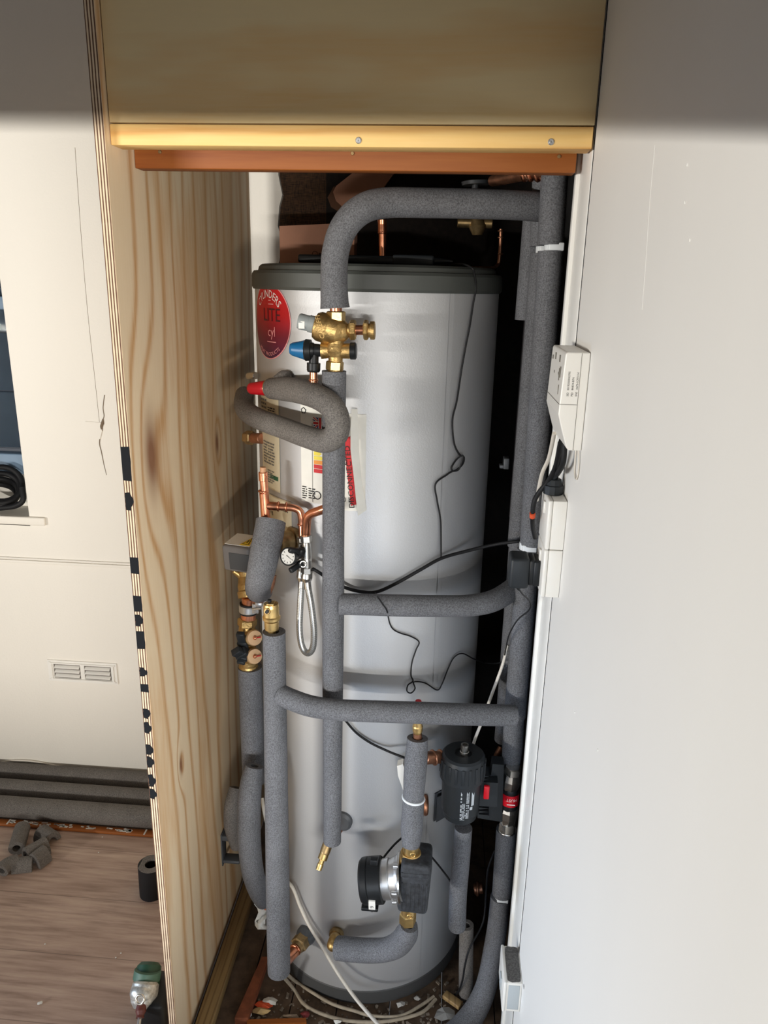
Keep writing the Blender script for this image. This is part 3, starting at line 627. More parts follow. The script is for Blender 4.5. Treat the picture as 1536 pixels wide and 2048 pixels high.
# copper manifold with tee
YM = 1.43
rm = lambda px: R(px, 540, 1000, YM)
v = thing('copper_manifold', 'bare copper pipe with tee and elbows on the left', 'pipe')
m = MB().rod(P(527, 950, YM), P(533, 1050, YM), rm(8)); m.tube([P(527, 958, YM), P(528, 950, YM)], rm(8.5)); m.rod(P(526, 944, YM), P(527, 962, YM), rm(9)); m.build('upright', COPPER, v)
m = MB().rod(P(526, 934, YM), P(526, 946, YM), rm(6)); m.build('end_plug', mat('tan_plug', srgb(200, 150, 110), 0.5), v)
m = MB().rod(P(528, 985, YM), P(532, 1040, YM), rm(9.5)); m.ring(P(527, 982, YM), (0, 0, 1), rm(9), rm(2)); m.ring(P(533, 1041, YM), (0, 0, 1), rm(9), rm(2.2)); m.rod(P(530, 1011, YM), P(558, 1013, YM), rm(8.5)); m.ring(P(557, 1013, YM), (1, 0, 0), rm(8.5), rm(2)); m.build('tee', COPPER, v)
m = MB().rod(P(555, 1013, YM), P(575, 1015, YM), rm(7)); m.ring(P(573, 1014, YM), (1, 0, 0), rm(8.5), rm(2)); m.tube([P(572, 1014, YM), P(588, 1016, YM), P(599, 1022, YM), P(603, 1034, YM), P(604, 1050, YM), P(605, 1073, YM-0.005)], rm(7.5), 18); m.ring(P(604, 1049, YM), (0, 0, 1), rm(8), rm(1.8)); m.build('elbow', COPPER, v)
m = MB().tube([P(656, 1015, 1.37), P(640, 1021, 1.375), P(623, 1027, 1.385), P(615, 1036, 1.39), P(613, 1050, 1.395), P(612, 1074, 1.40)], rm(8.8), 18); m.build('return_elbow', COPPER, v)
m = MB().tube([P(662, 1014, 1.36), P(655, 1016, 1.366)], [rm(4), rm(9)], 16); m.build('tape_end', mat('dark_tape', (0.05, 0.025, 0.02, 1), 0.7), v)

# filling loop: twin nickel valves and the braided hose
YF = 1.395
rf = lambda px: R(px, 612, 1120, YF)
v = thing('filling_valve', 'nickel plated twin filling valves with black lever handles', 'valve')
m = MB().hexnut(P(612, 1070, YF), P(613, 1084, YF), rf(11.5)); m.turn(P(613, 1084, YF), P(614, 1152, YF), [(0, rf(8)), (.1, rf(10)), (.45, rf(10.5)), (.46, rf(9.5)), (.52, rf(10.5)), (1, rf(10))], 24); m.hexnut(P(614, 1133, YF), P(614, 1146, YF), rf(12.5)); m.turn(P(614, 1146, YF), P(613, 1163, YF), [(0, rf(11)), (.5, rf(12)), (.8, rf(10)), (1, rf(8))], 24); m.build('valve_body', CHROME, v)
m = MB().hexnut(P(603, 1074, YF+.025), P(604, 1086, YF+.025), rf(10)); m.rod(P(604, 1086, YF+.025), P(604, 1150, YF+.025), rf(9)); m.turn(P(604, 1140, YF+.02), P(603, 1162, YF+.02), [(0, rf(10)), (.6, rf(11)), (1, rf(7))], 20); m.build('rear_valve_body', CHROME, v)
m = MB().ring(P(606, 1128, YF-.012), (0.2, -1, 0.1), rf(6), rf(2.4)); m.build('wing_tap', CHROME, v)
def lever(pa, pb, w0, th): 
    m = MB(); a = Vector(pa); b = Vector(pb); d = (b-a); L = d.length; d.normalize(); s = d.cross(Vector((0, 1, 0))).normalized()
    M = Matrix((d, s, d.cross(s))).transposed(); m.box((a+b)/2, (L, w0, th), M, 0.0025); m.box(a, (w0*1.15, w0*1.3, th*1.3), M, 0.003); return m
lever(P(603, 1103, YF-.012), P(578, 1100, YF-.03), 0.011, 0.010).build('lever', BLACK, v); lever(P(601, 1128, YF-.008), P(580, 1142, YF-.03), 0.011, 0.010).build('lever', BLACK, v)
m = MB().rod(P(606, 1103, YF-.005), P(590, 1110, YF-.01), rf(10)); m.build('lever_hub', BLACK, v)
v = thing('braided_hose', 'braided steel filling hose hanging in a long loop', 'hose')
m = MB().tube([P(604, 1160, YF+.02), P(602, 1185, YF+.018), P(600, 1220, YF+.012), P(599, 1255, YF+.006), P(602, 1285, YF), P(609, 1302, YF-.004), P(618, 1306, YF-.008), P(626, 1294, YF-.010), P(628, 1262, YF-.010), P(623, 1215, YF-.006), P(617, 1180, YF-.002), P(614, 1160, YF)], rf(6.8), 16, None, 0, 8)
m.build('braid', BRAID, v)
m = MB().rod(P(604, 1156, YF+.02), P(602.5, 1176, YF+.018), rf(7)); m.build('ferrule', CHROME, v); m = MB().rod(P(613.5, 1156, YF), P(616, 1178, YF-.002), rf(7.5)); m.build('ferrule', CHROME, v)
# gauge
v = thing('pressure_gauge', 'round black rimmed pressure gauge with white dial', 'gauge')
c = P(577, 1113, 1.372); ax = Vector((-0.35, -1, 0.25)).normalized()
m = MB().turn(c+ax*-0.018, c+ax*0.004, [(0, .012), (.3, .0175), (.9, .0185), (1, .0165), (.85, .0155)], 32); m.build('case', BLACK, v)
m = MB().turn(c+ax*0.0008, c+ax*0.0016, [(0, .0158), (1, .0156)], 32); m.build('dial', mat('dial_white', srgb(196, 194, 188), 0.6), v, label='white dial')
s_ = ax.cross(Vector((0, 0, 1))).normalized()*-1; u_ = ax.cross(s_)*-1
m = MB()
for k in range(9):
    g = math.radians(-40+k*32.5); e = s_*math.cos(g)+u_*math.sin(g); f2 = s_*-math.sin(g)+u_*math.cos(g)
    m.prism([c+ax*.0017+e*.0105+f2*.0006, c+ax*.0017+e*.0105-f2*.0006, c+ax*.0017+e*.0135-f2*.0006, c+ax*.0017+e*.0135+f2*.0006], ax*.0004)
e = (s_*0.7+u_*0.4).normalized(); f2 = ax.cross(e); m.prism([c+ax*.0021-e*.004+f2*.0007, c+ax*.0021-e*.004-f2*.0007, c+ax*.0021+e*.011], ax*.0005); m.build('needle', INK, v)
m = MB().rod(c-ax*0.018, P(600, 1112, YF+.01), 0.006); m.build('stem', BLACK, v)
# big brass union behind
v = thing('brass_union', 'dull brass union on the cylinder behind the pressure gauge', 'pipe fitting')
p = PC(590, 1078); d = (radial(p)+Vector((-0.55, -.1, 0))).normalized()
m = MB().turn(p-d*0.005, p+d*0.062, [(0, .026), (.2, .026), (.22, .021), (.42, .021), (.44, .0235), (.7, .0235), (.72, .019), (1, .017)], 28); m.build('union_body', BRASS_D, v)
m = MB().hexnut(p+d*0.042, p+d*0.056, 0.024); m.build('nut', BRASS, v)

# short fat foam elbow and the motorised valve
t = thing('insulated_pipe', 'short fat grey foam elbow in front of the motorised valve', 'pipe', G_F)
m = MB().tube([P(542, 1042, 1.43), P(537, 1070, 1.415), P(530, 1105, 1.395), P(523, 1140, 1.385), P(517, 1166, 1.40), P(516, 1180, 1.435), P(523, 1182, 1.475)], [0.0305, 0.0305, 0.030, 0.0285, 0.027, 0.026, 0.024], 24, 0.42, 0, 8)
m.build('foam_sleeve', FOAM, t)
m = MB().rod(P(533, 1036, YM), P(538, 1062, YM-0.005), 0.010); m.build('copper_tube', COPPER, t)
m = MB().tube([P(546, 1150, 1.46), P(541, 1172, 1.455), P(531, 1192, 1.46), P(518, 1202, 1.47)], 0.008); m.build('copper_bend', COPPER_D, t)
v = thing('motorised_valve', 'grey boxed motorised valve with yellow warning label', 'valve')
rot = Quaternion((0, 0, 1), math.radians(-14)) @ Quaternion((1, 0, 0), math.radians(6))
c = P(488, 1106, 1.515); RM = rot.to_matrix()
m = MB().box(c, (0.066, 0.072, 0.060), rot, 0.006, 0, 3); m.build('actuator_box', mat('actuator_grey', srgb(112, 108, 106), 0.5), v)
m = MB().box(c+RM@Vector((0.008, -0.0362, -0.004)), (0.048, 0.002, 0.040), rot, 0.0008); m.build('front_panel', DGREYP, v)
m = MB().box(c+RM@Vector((0.0, 0.002, 0.0303)), (0.060, 0.056, 0.0009), rot); tri = [RM@Vector(k) for k in ((0.004, -0.022, .0308), (0.028, -0.022, .0308), (0.016, 0.022, .0308))]; m.prism([c+k for k in tri], (0, 0, 0.0005), 1)
tri = [RM@Vector(k) for k in ((0.008, -0.018, .0312), (0.024, -0.018, .0312), (0.016, 0.015, .0312))]; m.prism([c+k for k in tri], (0, 0, 0.0005), 2)
tri = [RM@Vector(k) for k in ((0.010, -0.0165, .0316), (0.022, -0.0165, .0316), (0.016, 0.010, .0316))]; m.prism([c+k for k in tri], (0, 0, 0.0005), 1)
m.box(c+RM@Vector((0.016, -0.006, 0.0325)), (0.002, 0.012, 0.0006), rot, 0, 2); m.build('warning_label', [WHITEP, mat('warning_yellow', srgb(240, 200, 20), 0.5), INK], v, label='white label with yellow warning triangle')
m = MB().turn(P(494, 1138, 1.53), P(497, 1196, 1.50), [(0, .022), (.15, .024), (.3, .020), (.6, .0225), (.75, .021), (.8, .024), (1, .022)], 24); m.tube([P(493, 1160, 1.52), P(480, 1150, 1.515), P(467, 1142, 1.51)], [.011, .008, .005], 12); m.build('valve_body', BRASS, v)
m = MB().rod(P(499, 1194, 1.50), P(496, 1242, 1.50), 0.0165); m.build('copper_tube', COPPER, v)
v = thing('pipe_clamp', 'zinc pipe clamp with rubber lining round the copper below the motorised valve', 'clamp')
m = MB().turn(P(497, 1206, 1.50), P(497, 1226, 1.50), [(0, .0175), (0, .0195), (1, .0195), (1, .0175)], 26); m.build('rubber_lining', RUBBER, v)
m = MB().turn(P(497, 1209, 1.50), P(497, 1223, 1.50), [(0, .020), (0.1, .0212), (.9, .0212), (1, .020)], 26); m.box(P(511, 1217, 1.475), (0.014, 0.006, 0.022), None, 0.001); m.build('band', STEEL, v)
m = MB().rod(P(505, 1219, 1.47), P(521, 1217, 1.465), 0.0025); m.box(P(518, 1208, 1.466), (0.016, 0.012, 0.011), None, 0.002); m.rod(P(526, 1204, 1.466), P(545, 1201, 1.466), 0.003); m.build('clamp_screw', STEEL, v)
v = thing('isolating_valve', 'brass twin port valve with black levers and cream port discs', 'valve')
YI = 1.50
m = MB().hexnut(P(495, 1236, YI), P(494, 1252, YI), 0.0215); m.turn(P(494, 1250, YI), P(497, 1338, YI), [(0, .018), (.1, .019), (.25, .022), (.4, .018), (.55, .018), (.7, .023), (.9, .021), (1, .024)], 24)
for y in (1275, 1312): m.rod(P(496, y, YI), P(508, y, 1.475), 0.019)
m.build('valve_body', BRASS, v)
for y in (1275, 1312):
    m = MB().turn(P(507, y, 1.472), P(510, y+1, 1.462), [(0, .017), (.5, .0175), (1, .016)], 24); d_ = m.build('port_disc', mat('cream_disc', srgb(196, 160, 120), 0.5) if y == 1275 else bpy.data.materials['cream_disc'], v)
    m = MB().ball(P(510, y+1, 1.459), 0.0045, 12); m.build('port_screw', COPPER, d_)
    m = MB().tube([P(511, y+1, 1.461), P(522, y-1, 1.462)], 0.0016, 8); m.build('red_pointer', INKRED, d_)
lever(P(486, 1288, 1.475), P(480, 1266, 1.46), 0.018, 0.012).build('lever', BLACK_S, v); lever(P(486, 1308, 1.465), P(470, 1302, 1.445), 0.022, 0.016).build('lever', BLACK_S, v); lever(P(486, 1312, 1.465), P(481, 1328, 1.45), 0.018, 0.012).build('lever', BLACK_S, v)
v = thing('air_vent', 'brass bottle shaped air vent on top of a foam covered pipe', 'valve')
Y2 = 1.335; ra = lambda px: R(px, 543, 1235, Y2)
m = MB().turn(P(544, 1266, Y2), P(542, 1207, Y2), [(0, ra(8)), (.1, ra(9)), (.14, ra(14)), (.42, ra(15)), (.48, ra(17.5)), (.56, ra(18)), (.6, ra(15.5)), (.9, ra(15.5)), (1, ra(14.5))], 28); m.box(P(542, 1206, Y2), (ra(14), ra(20), ra(3)), None, .0005); m.build('vent_body', BRASS_B, v)
m = MB().rod(P(536, 1222, Y2-ra(12)), P(533.5, 1223, Y2-ra(19)), ra(6.5)); m.build('side_outlet', BRASS, v); m = MB().rod(P(534, 1223, Y2-ra(18)), P(533, 1223, Y2-ra(19.6)), ra(4.8)); m.build('outlet_hole', BLACK, v)
m = MB().rod(P(539, 1204, Y2), P(539, 1199, Y2), ra(4)); m.build('dust_cap', BLACK, v)

# left foam downpipes
t = thing('insulated_pipe', 'thick grey foam downpipe under the brass air vent', 'pipe', G_F)
p0 = P(548, 1263, Y2); z1 = P(556, 1942, Y2).z
m = MB().tube([Vector((p0.x-0.008*i/8, Y2, p0.z+(z1-p0.z)*i/8)) for i in range(9)], [0.0228, 0.0232, 0.0238, 0.0245, 0.0252, 0.026, 0.0266, 0.0268, 0.0262], 26, 0.45, 0, 4); m.build('foam_sleeve', FOAM, t)
m = MB().tube([P(590, 1905, Y2+.06), P(575, 1920, Y2+.03), P(566, 1926, Y2)], 0.011); m.build('copper_tube', COPPER, t)
foam('insulated_pipe', col(500, 1333, 1560, 1.50, 492), 0.0275, 'grey foam downpipe below the brass twin port valve by the plywood', G_F, 0.5)
foam('insulated_pipe', [P(509, 1532, 1.43), P(503, 1560, 1.42), P(499, 1600, 1.41), P(498, 1650, 1.41), P(500, 1700, 1.41), P(506, 1745, 1.42), P(517, 1780, 1.44), P(528, 1800, 1.46)], [0.020, 0.0245, 0.0262, 0.0268, 0.0265, 0.0258, 0.0245, 0.0225], 'grey foam tube bowed outwards low down beside the plywood', G_F, 0.45)
foam('insulated_pipe', [P(473, 1575, 1.60), P(466, 1610, 1.58), P(465, 1650, 1.58), P(474, 1690, 1.60)], [0.018, 0.022, 0.022, 0.018], 'small dark foam tube tucked against the plywood behind the bowed tube', G_F, 0.5, mat_=FOAM_W)
m = MB().rod(P(530, 1800, 1.46), P(545, 1822, 1.455), 0.011); m.ring(P(537, 1810, 1.457), (0.4, 0, -1), 0.012, 0.003); m.build('copper_elbow', COPPER, label='copper pipe end below the bowed foam tube', cat='pipe fitting')
p = P(473, 1672, 1.62); q_ = P(476, 1718, 1.62); m = MB().span((XI+.0005, 1.605, p.z-.008), (p.x+.008, 1.635, p.z+.008), 0.003); m.span((XI+.0005, 1.605, q_.z-.005), (q_.x+.008, 1.635, q_.z+.005), 0.003); m.span((XI+.0005, 1.603, q_.z-.012), (XI+.004, 1.637, p.z+.012), 0.001); m.build('pipe_bracket', DGREYP, label='small grey bracket low on the plywood', cat='bracket')
v = thing('cylinder_fitting', 'brass and copper fitting low on the cylinder beside the foam downpipe', 'pipe fitting')
p = PC(614, 1868); d = (P(585, 1907, 1.40)-p).normalized()
m = MB().turn(p-d*0.006, p+d*0.022, [(0, .025), (.5, .025), (1, .020)], 24); m.build('collar', DGREYP, v); m = MB().hexnut(p+d*0.018, p+d*0.042, .0215); m.turn(p+d*.04, p+d*.05, [(0, .017), (1, .015)]); m.build('nut', BRASS_D, v); m = MB().rod(p+d*0.046, p+d*0.09, .012); m.ring(p+d*.054, d, .0125, .003); m.build('copper_tube', COPPER, v)

# cross pipes
t = thing('insulated_pipe', 'grey foam cross pipe joining the downpipe to the right, lower of two', 'pipe', G_F)
m = MB().tube([P(560, 1388, 1.325), P(585, 1400, 1.315), P(625, 1413, 1.305), P(680, 1420, 1.30), P(760, 1423, 1.31), P(850, 1426, 1.335), P(940, 1429, 1.37), P(1028, 1431, 1.40)], [0.0205, 0.0212, 0.0212, 0.021, 0.0215, 0.022, 0.0225, 0.0222], 24, 0.5, 0, 8); m.build('foam_sleeve', FOAM, t)
t = thing('insulated_pipe', 'grey foam cross pipe curving up to the right, upper of two', 'pipe', G_F)
m = MB().tube([P(678, 1208, 1.345), P(730, 1209, 1.35), P(800, 1211, 1.365), P(880, 1212, 1.385), P(940, 1211, 1.405), P(985, 1202, 1.43), P(1020, 1182, 1.47), P(1048, 1158, 1.52)], [0.0215, 0.0215, 0.022, 0.022, 0.0222, 0.0225, 0.0225, 0.0225], 24, 0.5, 0, 8); m.build('foam_sleeve', FOAM, t)

# right-hand risers
YA = 1.455
def riser(x0, y0, x1, y1, Y, r, label, bend=None, n=6):
    a = P(x0, y0, Y); b = P(x1, y1, Y); return foam('insulated_pipe', [a+(b-a)*(i/(n-1)) for i in range(n)], r, label, G_F, 0.5)
rA = lambda px, x, y: R(px, x, y, YA)/2
riser(1110, 335, 1101, 490, YA, rA(53, 1108, 420), 'grey foam front riser right under the varnished rail')
riser(1102, 502, 1064, 1088, YA, [rA(52, 1100, 520), rA(50, 1085, 750), rA(48, 1064, 1080)], 'longest grey foam front riser beside the white controller box')
riser(1058, 1098, 1030, 1432, YA, [rA(46, 1060, 1100), rA(44, 1040, 1300), rA(44, 1030, 1430)], 'grey foam front riser behind the black plug adapter')
riser(1029, 1434, 1022, 1536, YA, [rA(40, 1028, 1440), rA(42, 1023, 1490), rA(36, 1022, 1535)], 'short grey foam riser just above the magnetic filter valves')
riser(1013, 1658, 1004, 1787, YA, rA(40, 1005, 1720), 'short grey foam riser just below the magnetic filter valves')
foam('insulated_pipe', [P(1001, 1793, YA), P(995, 1850, YA), P(987, 1900, YA), P(979, 1945, YA-.004), P(968, 1985, YA-.012), P(950, 2022, YA-.03), P(925, 2055, YA-.06), P(900, 2080, YA-.09)], [rA(39, 1000, 1800), rA(40, 990, 1870), rA(42, 980, 1940), rA(46, 960, 2010), rA(50, 940, 2040)], 'grey foam riser bending left across the cupboard floor', G_F, 0.5)
YB_ = 1.53
riser(1090, 338, 1083, 493, YB_, 0.0225, 'upper grey foam rear riser beside the front riser'); riser(1085, 507, 1036, 1092, YB_, 0.0225, 'long grey foam rear riser behind the longest front riser')
riser(1040, 1075, 1008, 1480, YB_+.02, 0.0225, 'lower grey foam rear riser behind the cross pipes')
riser(1070, 440, 1053, 640, 1.58, 0.0235, 'dark grey foam riser at the back right, near the cylinder')
def clip(p, r, label, ring=False):
    v = thing('pipe_clip', label, 'clip', 'white pipe clips on the right risers')
    a = Vector(p); m = MB().turn(a-Vector((0, 0, .008)), a+Vector((0, 0, .008)), [(0, r*0.93), (.05, r), (.95, r), (1, r*0.93)], 22); m.build('collar', WHITEN, v)
    m = MB().box(a+Vector((r*0.1, -r*0.2, 0)), (r*1.6, r*1.9, 0.014), None, 0.002); m.build('saddle', WHITEN, v)
    m = MB().rod(a-Vector((0, 0, .012)), a+Vector((0, 0, .012)), r*0.8); m.build('copper_tube', COPPER, v)
clip(P(1108, 494, YA), 0.0175, 'white pipe clip on the front riser near the top right'); clip(P(1090, 500, YB_), 0.0175, 'white pipe clip on the rear riser near the top right')
clip(P(1056, 1092, YA), 0.0175, 'white pipe clip just above the black plug adapter'); clip(P(1003, 1790, YA), 0.0165, 'white pipe clip on the lowest bend of the front riser')
m = MB().box(P(1012, 925, 1.60), (0.012, 0.03, 0.024), None, 0.002); m.box(P(1008, 932, 1.60), (0.020, 0.02, 0.008), None, 0.002); m.build('pipe_bracket', DGREYP, label='small metal bracket in the dark behind the right risers', cat='bracket')
m = MB(); a = P(1054, 640, 1.62); b = P(1025, 1010, 1.62); m.prism([P(1052, 625, 1.62), P(1063, 625, 1.62), P(1040, 1040, 1.62), P(1020, 1040, 1.62)], (0, 0.03, 0)); m.build('back_board', mat('grey_board', srgb(74, 72, 74), 0.7), label='narrow grey board standing behind the right risers', cat='board')
# ================================================================== PUMP, FILTER AND LOW FITTINGS
YP = 1.315
rq = lambda px: R(px, 815, 1760, YP)
v = thing('circulation_pump', 'black circulation pump with silver motor neck low on the cylinder', 'pump')
c = P(830, 1754, YP); cs = P(790, 1757, YP); cm = P(745, 1760, YP)
m = MB().box(c, (rq(60), rq(72), rq(118)), Quaternion((0, 1, 0), math.radians(3)), rq(9), 0, 3)
for k in range(7): m.box(c+Vector((rq(-24+8*k), -rq(36.3), -rq(16))), (rq(2.2), rq(1.5), rq(66)), None, rq(0.6))
m.box(c+Vector((0, -rq(35), rq(36))), (rq(54), rq(5), rq(10)), None, rq(2)); m.build('insulation_shell', EPP, v)
m = MB().turn(P(803, 1755, YP), P(763, 1759, YP), [(0, rq(44)), (.08, rq(44)), (.2, rq(41)), (.5, rq(37)), (.55, rq(39)), (1, rq(38))], 36); m.build('motor_neck', STEEL, v)
m = MB().turn(P(803, 1755, YP), P(797, 1755, YP), [(0, rq(46)), (.2, rq(49)), (.8, rq(49)), (1, rq(46))], 36); m.build('flange', CHROME, v)
for dz, dyy in ((44, -18), (-40, -22), (6, -48)):
    m = MB().rod(P(800, 1755, YP)+Vector((-.004, rq(dyy), rq(dz))), P(792, 1755, YP)+Vector((-.006, rq(dyy), rq(dz))), rq(4)); m.build('bolt', STEEL, v)
m = MB().turn(P(766, 1759, YP), P(723, 1762, YP), [(0, rq(43)), (.05, rq(45)), (.6, rq(45)), (.62, rq(43.5)), (.66, rq(45)), (.9, rq(44)), (1, rq(40))], 40); m.box(P(741, 1805, YP), (rq(34), rq(40), rq(8)), None, rq(2)); m.box(P(748, 1722, YP-rq(30)), (rq(14), rq(12), rq(12)), None, rq(1.5)); m.build('motor_head', BLACK, v)
m = MB().box(P(748, 1777, YP)+Vector((0, -rq(42), 0)), (rq(13), rq(3), rq(29)), Quaternion((1, 0, 0), math.radians(16)), 0, 0); vs, fs = text_polys('6 9', rq(10)); o_ = P(748, 1783, YP)+Vector((0, -rq(44.4), 0)); m.add([o_+Vector((-a.y, -0.0004+a.x*0.28, a.x)) for a in vs], fs, False, 1); m.build('sticker', [WHITEP, INK], v, label='small white sticker')
yu = YP
def union(name, xa, ya, xb, yb, Y, px, label):
    v = thing(name, label, 'pipe fitting'); r_ = lambda k: R(k, xa, ya, Y)
    m = MB().turn(P(xa, ya, Y), P(xb, yb, Y), [(0, r_(px*.66)), (.5, r_(px*.68)), (1, r_(px*.72))], 24); m.ring(P((xa+xb)/2+4, (ya+yb)/2, Y)+Vector((0, -r_(px*.66), 0)), (0.1, -1, 0), r_(5), r_(1.4), 20, 6); m.build('sleeve', BRASS_B, v)
    return v, r_
v, r_ = union('brass_union', 823, 1682, 822, 1716, YP, 24, 'large brass union nut on top of the circulation pump')
m = MB().turn(P(822, 1703, YP), P(821, 1724, YP), [(0, r_(19)), (.1, r_(21)), (.45, r_(22)), (.5, r_(23)), (.9, r_(23)), (1, r_(20))], 28); m.build('nut', BRASS, v)
v, r_ = union('brass_union', 817, 1812, 815, 1834, YP, 20, 'brass union under the circulation pump')
m = MB().hexnut(P(816, 1826, YP), P(815, 1846, YP), r_(17)); m.build('nut', BRASS_B, v)
t = thing('insulated_pipe', 'grey foam pipe standing on the circulation pump, tied with white cable tie', 'pipe', G_F)
m = MB().tube([P(835, 1476, 1.345), P(832, 1520, 1.338), P(829, 1560, 1.333), P(827, 1595, 1.33)], [0.0215, 0.0238, 0.0232, 0.0215], 24, 0.5, 0, 5); m.build('upper_sleeve', FOAM, t)
m = MB().tube([P(827, 1598, 1.33), P(825, 1630, 1.325), P(823, 1660, 1.32), P(822, 1690, 1.315)], [0.0222, 0.0232, 0.0232, 0.019], 24, 0.5, 0, 5); m.build('lower_sleeve', FOAM, t)
m = MB().ring(P(827, 1596, 1.33), (0.1, 0.05, 1), 0.0222, 0.0028, 28, 8); m.build('cable_tie', WHITEN, t, label='white cable tie')
v = thing('air_vent', 'small brass air vent with red cap above the pump pipe', 'valve')
m = MB().rod(P(835, 1500, 1.345), P(835, 1466, 1.345), 0.009, 18); m.build('copper_tube', COPPER_D, v)
m = MB().turn(P(835, 1470, 1.345), P(836, 1412, 1.345), [(0, .0075), (.12, .0085), (.14, .010), (.3, .0108), (.34, .0095), (.8, .0095), (1, .008)], 20); m.build('vent_body', BRASS_B, v)
m = MB().rod(P(836, 1414, 1.345), P(837, 1401, 1.345), 0.0062); m.build('red_cap', INKRED, v)
v = thing('copper_tee', 'copper tee between the pump pipe and the black magnetic filter', 'pipe fitting')
m = MB().rod(P(848, 1516, 1.36), P(892, 1514, 1.40), 0.0135); m.ring(P(867, 1515, 1.377), (1, 0.6, 0), 0.0142, 0.003); m.ring(P(882, 1514, 1.392), (1, .6, 0), 0.0142, 0.003); m.build('tee_body', COPPER_D, v)
m = MB().prism([P(794, 1532, 1.40), P(806, 1528, 1.40), P(818, 1570, 1.40), P(806, 1580, 1.40), P(796, 1552, 1.40)], (0, 0.02, 0)); m.build('cable_bracket', WHITEP, label='white plastic bracket behind the pump pipe', cat='bracket')
# flat grey plate on the cylinder behind the filter
p = PC(870, 1612); m = MB(); a0 = ang(p)-0.02; m.rect_cyl(a0, a0+0.28, p.z-0.036, p.z+0.034, 0.012, 0, 6); m.rect_cyl(a0, a0+0.28, p.z-0.040, p.z+0.038, 0.003, 0, 6); m.build('immersion_cover', DGREYP, wc, label='grey cover plate low on the right of the cylinder')
m = MB().ring(PC(851, 1610, 0.01), (1, 0.1, 0), 0.018, 0.006, 20, 8); m.build('port_ring', COPPER_D, wc)

# magnetic filter
YG = 1.385; v = thing('magnetic_filter', 'black magnetic filter canister with ribbed screw cap', 'filter')
f0 = P(927, 1505, YG); rg = lambda px: R(px, 925, 1540, YG); ax_ = Vector((f0.x, YG, 0))
zt = f0.z; zc0 = zt-rg(46)/0.82; zb = P(918, 1655, YG-rg(38)).z
m = MB().turn(ax_+Vector((0, 0, zc0+.004)), ax_+Vector((0, 0, zb)), [(0, rg(40)), (.05, rg(40)), (.5, rg(39)), (.80, rg(38)), (.84, rg(36)), (.97, rg(34)), (1, rg(31))], 40); m.build('canister', BLACK_S, v)
m = MB().turn(ax_+Vector((0, 0, zc0)), ax_+Vector((0, 0, zt)), [(0, rg(41)), (.06, rg(45)), (.8, rg(44)), (.93, rg(42)), (1, rg(38)), (1, rg(18)), (.9, rg(15))], 48)
for k in range(20):
    g = 2*PI*k/20; e = Vector((math.cos(g), math.sin(g), 0)); m.box(ax_+e*rg(44.6)+Vector((0, 0, zc0+(zt-zc0)*.5)), (rg(2.5), rg(6), (zt-zc0)*.62), Quaternion((0, 0, 1), g), rg(.8))
m.build('screw_cap', BLACK_S, v); m = MB().turn(ax_+Vector((0, 0, zt-.010)), ax_+Vector((0, 0, zt-0.003)), [(0, rg(20)), (1, rg(17)), (1, 0.001)], 28); m.ring(ax_+Vector((0, 0, zt-0.002)), (0, 0, 1), rg(18), rg(1.5)); m.build('cap_recess', BLACK, v)
m = MB().turn(ax_+Vector((0.002, 0, zt-.006)), ax_+Vector((0.002, 0, zt+.020)), [(0, rg(9)), (.35, rg(9)), (.36, rg(8)), (1, rg(8)), (1, rg(4.5)), (.6, rg(4.5))], 24); m.build('bleed_screw', CHROME, v)
# printed label, wrapped round the canister
zl1 = P(940, 1572, YG-rg(38)).z; zl0 = P(928, 1637, YG-rg(38)).z
def onf(u, z, g=0.0006): a = u/rg(39); return ax_+Vector((rg(39)*math.sin(a)+g*math.sin(a), -(rg(39.2)+g)*math.cos(a), z))
m = MB()
def fq(u0, u1, z0, z1, mi): m.add([onf(u0, z0), onf(u1, z0), onf(u1, z1), onf(u0, z1)], [[0, 1, 2, 3]], False, mi)
U = rg(1)
for k in range(26):
    z = zl0+(zl1-zl0)*k/26
    for (u0, u1) in ((-2, 0.5), (9.5, 12), (13, 15)):
        if random.random() < .8 and not (u0 > 9 and k > 20): fq(U*u0, U*u1, z, z+(zl1-zl0)/26*.7, 0)
fq(U*20, U*26, zl0+(zl1-zl0)*.36, zl0+(zl1-zl0)*.82, 0); fq(U*17, U*23, zl0+(zl1-zl0)*.24, zl0+(zl1-zl0)*.33, 0)
m.add([onf(U*9, zl1-.008, .001), onf(U*17, zl1-.006, .001), onf(U*13, zl1+.002, .001)], [[0, 1, 2]], False, 1)
vs, fs = text_polys('MagnaClean', U*13, 'LEFT'); m.add([onf(U*3-a.y, zl0-.004+a.x*.62, .0008) for a in vs], fs, False, 0)
m.build('label', [mat('label_print', srgb(190, 196, 200), 0.5), YEL], v, label='small white printed label with yellow triangle')
# bracket to the valves
m = MB(); 
for y0, y1 in ((1548, 1572), (1612, 1636)):
    m.prism([P(955, y0, YG+.01), P(1004, y0+4, YG+.03), P(1004, y1+8, YG+.03), P(955, y1, YG+.01)], (0, 0.03, 0))
    for k in range(3): m.prism([P(958, y0+3+7*k, YG-.012), P(978, y0+5+7*k, YG+.0), P(958, y0+7+7*k, YG-.012)], (0, 0.03, 0))
m.prism([P(985, 1528, YG+.02), P(1008, 1530, YG+.03), P(1004, 1640, YG+.03), P(980, 1640, YG+.02), P(975, 1600, YG+.015)], (0, 0.03, 0)); m.prism([P(955, 1564, YG-.012), P(996, 1566, YG), P(994, 1614, YG), P(955, 1612, YG-.012)], (0, 0.03, 0)); m.build('bracket', BLACK_S, v)
m = MB().box(P(973, 1584, YG-.016), (rg(11), rg(8), rg(30)), None, rg(2)); m.build('latch', RED, v, label='red latch')
v = thing('filter_valve', 'nickel valve pair with red and black collar beside the magnetic filter', 'valve')
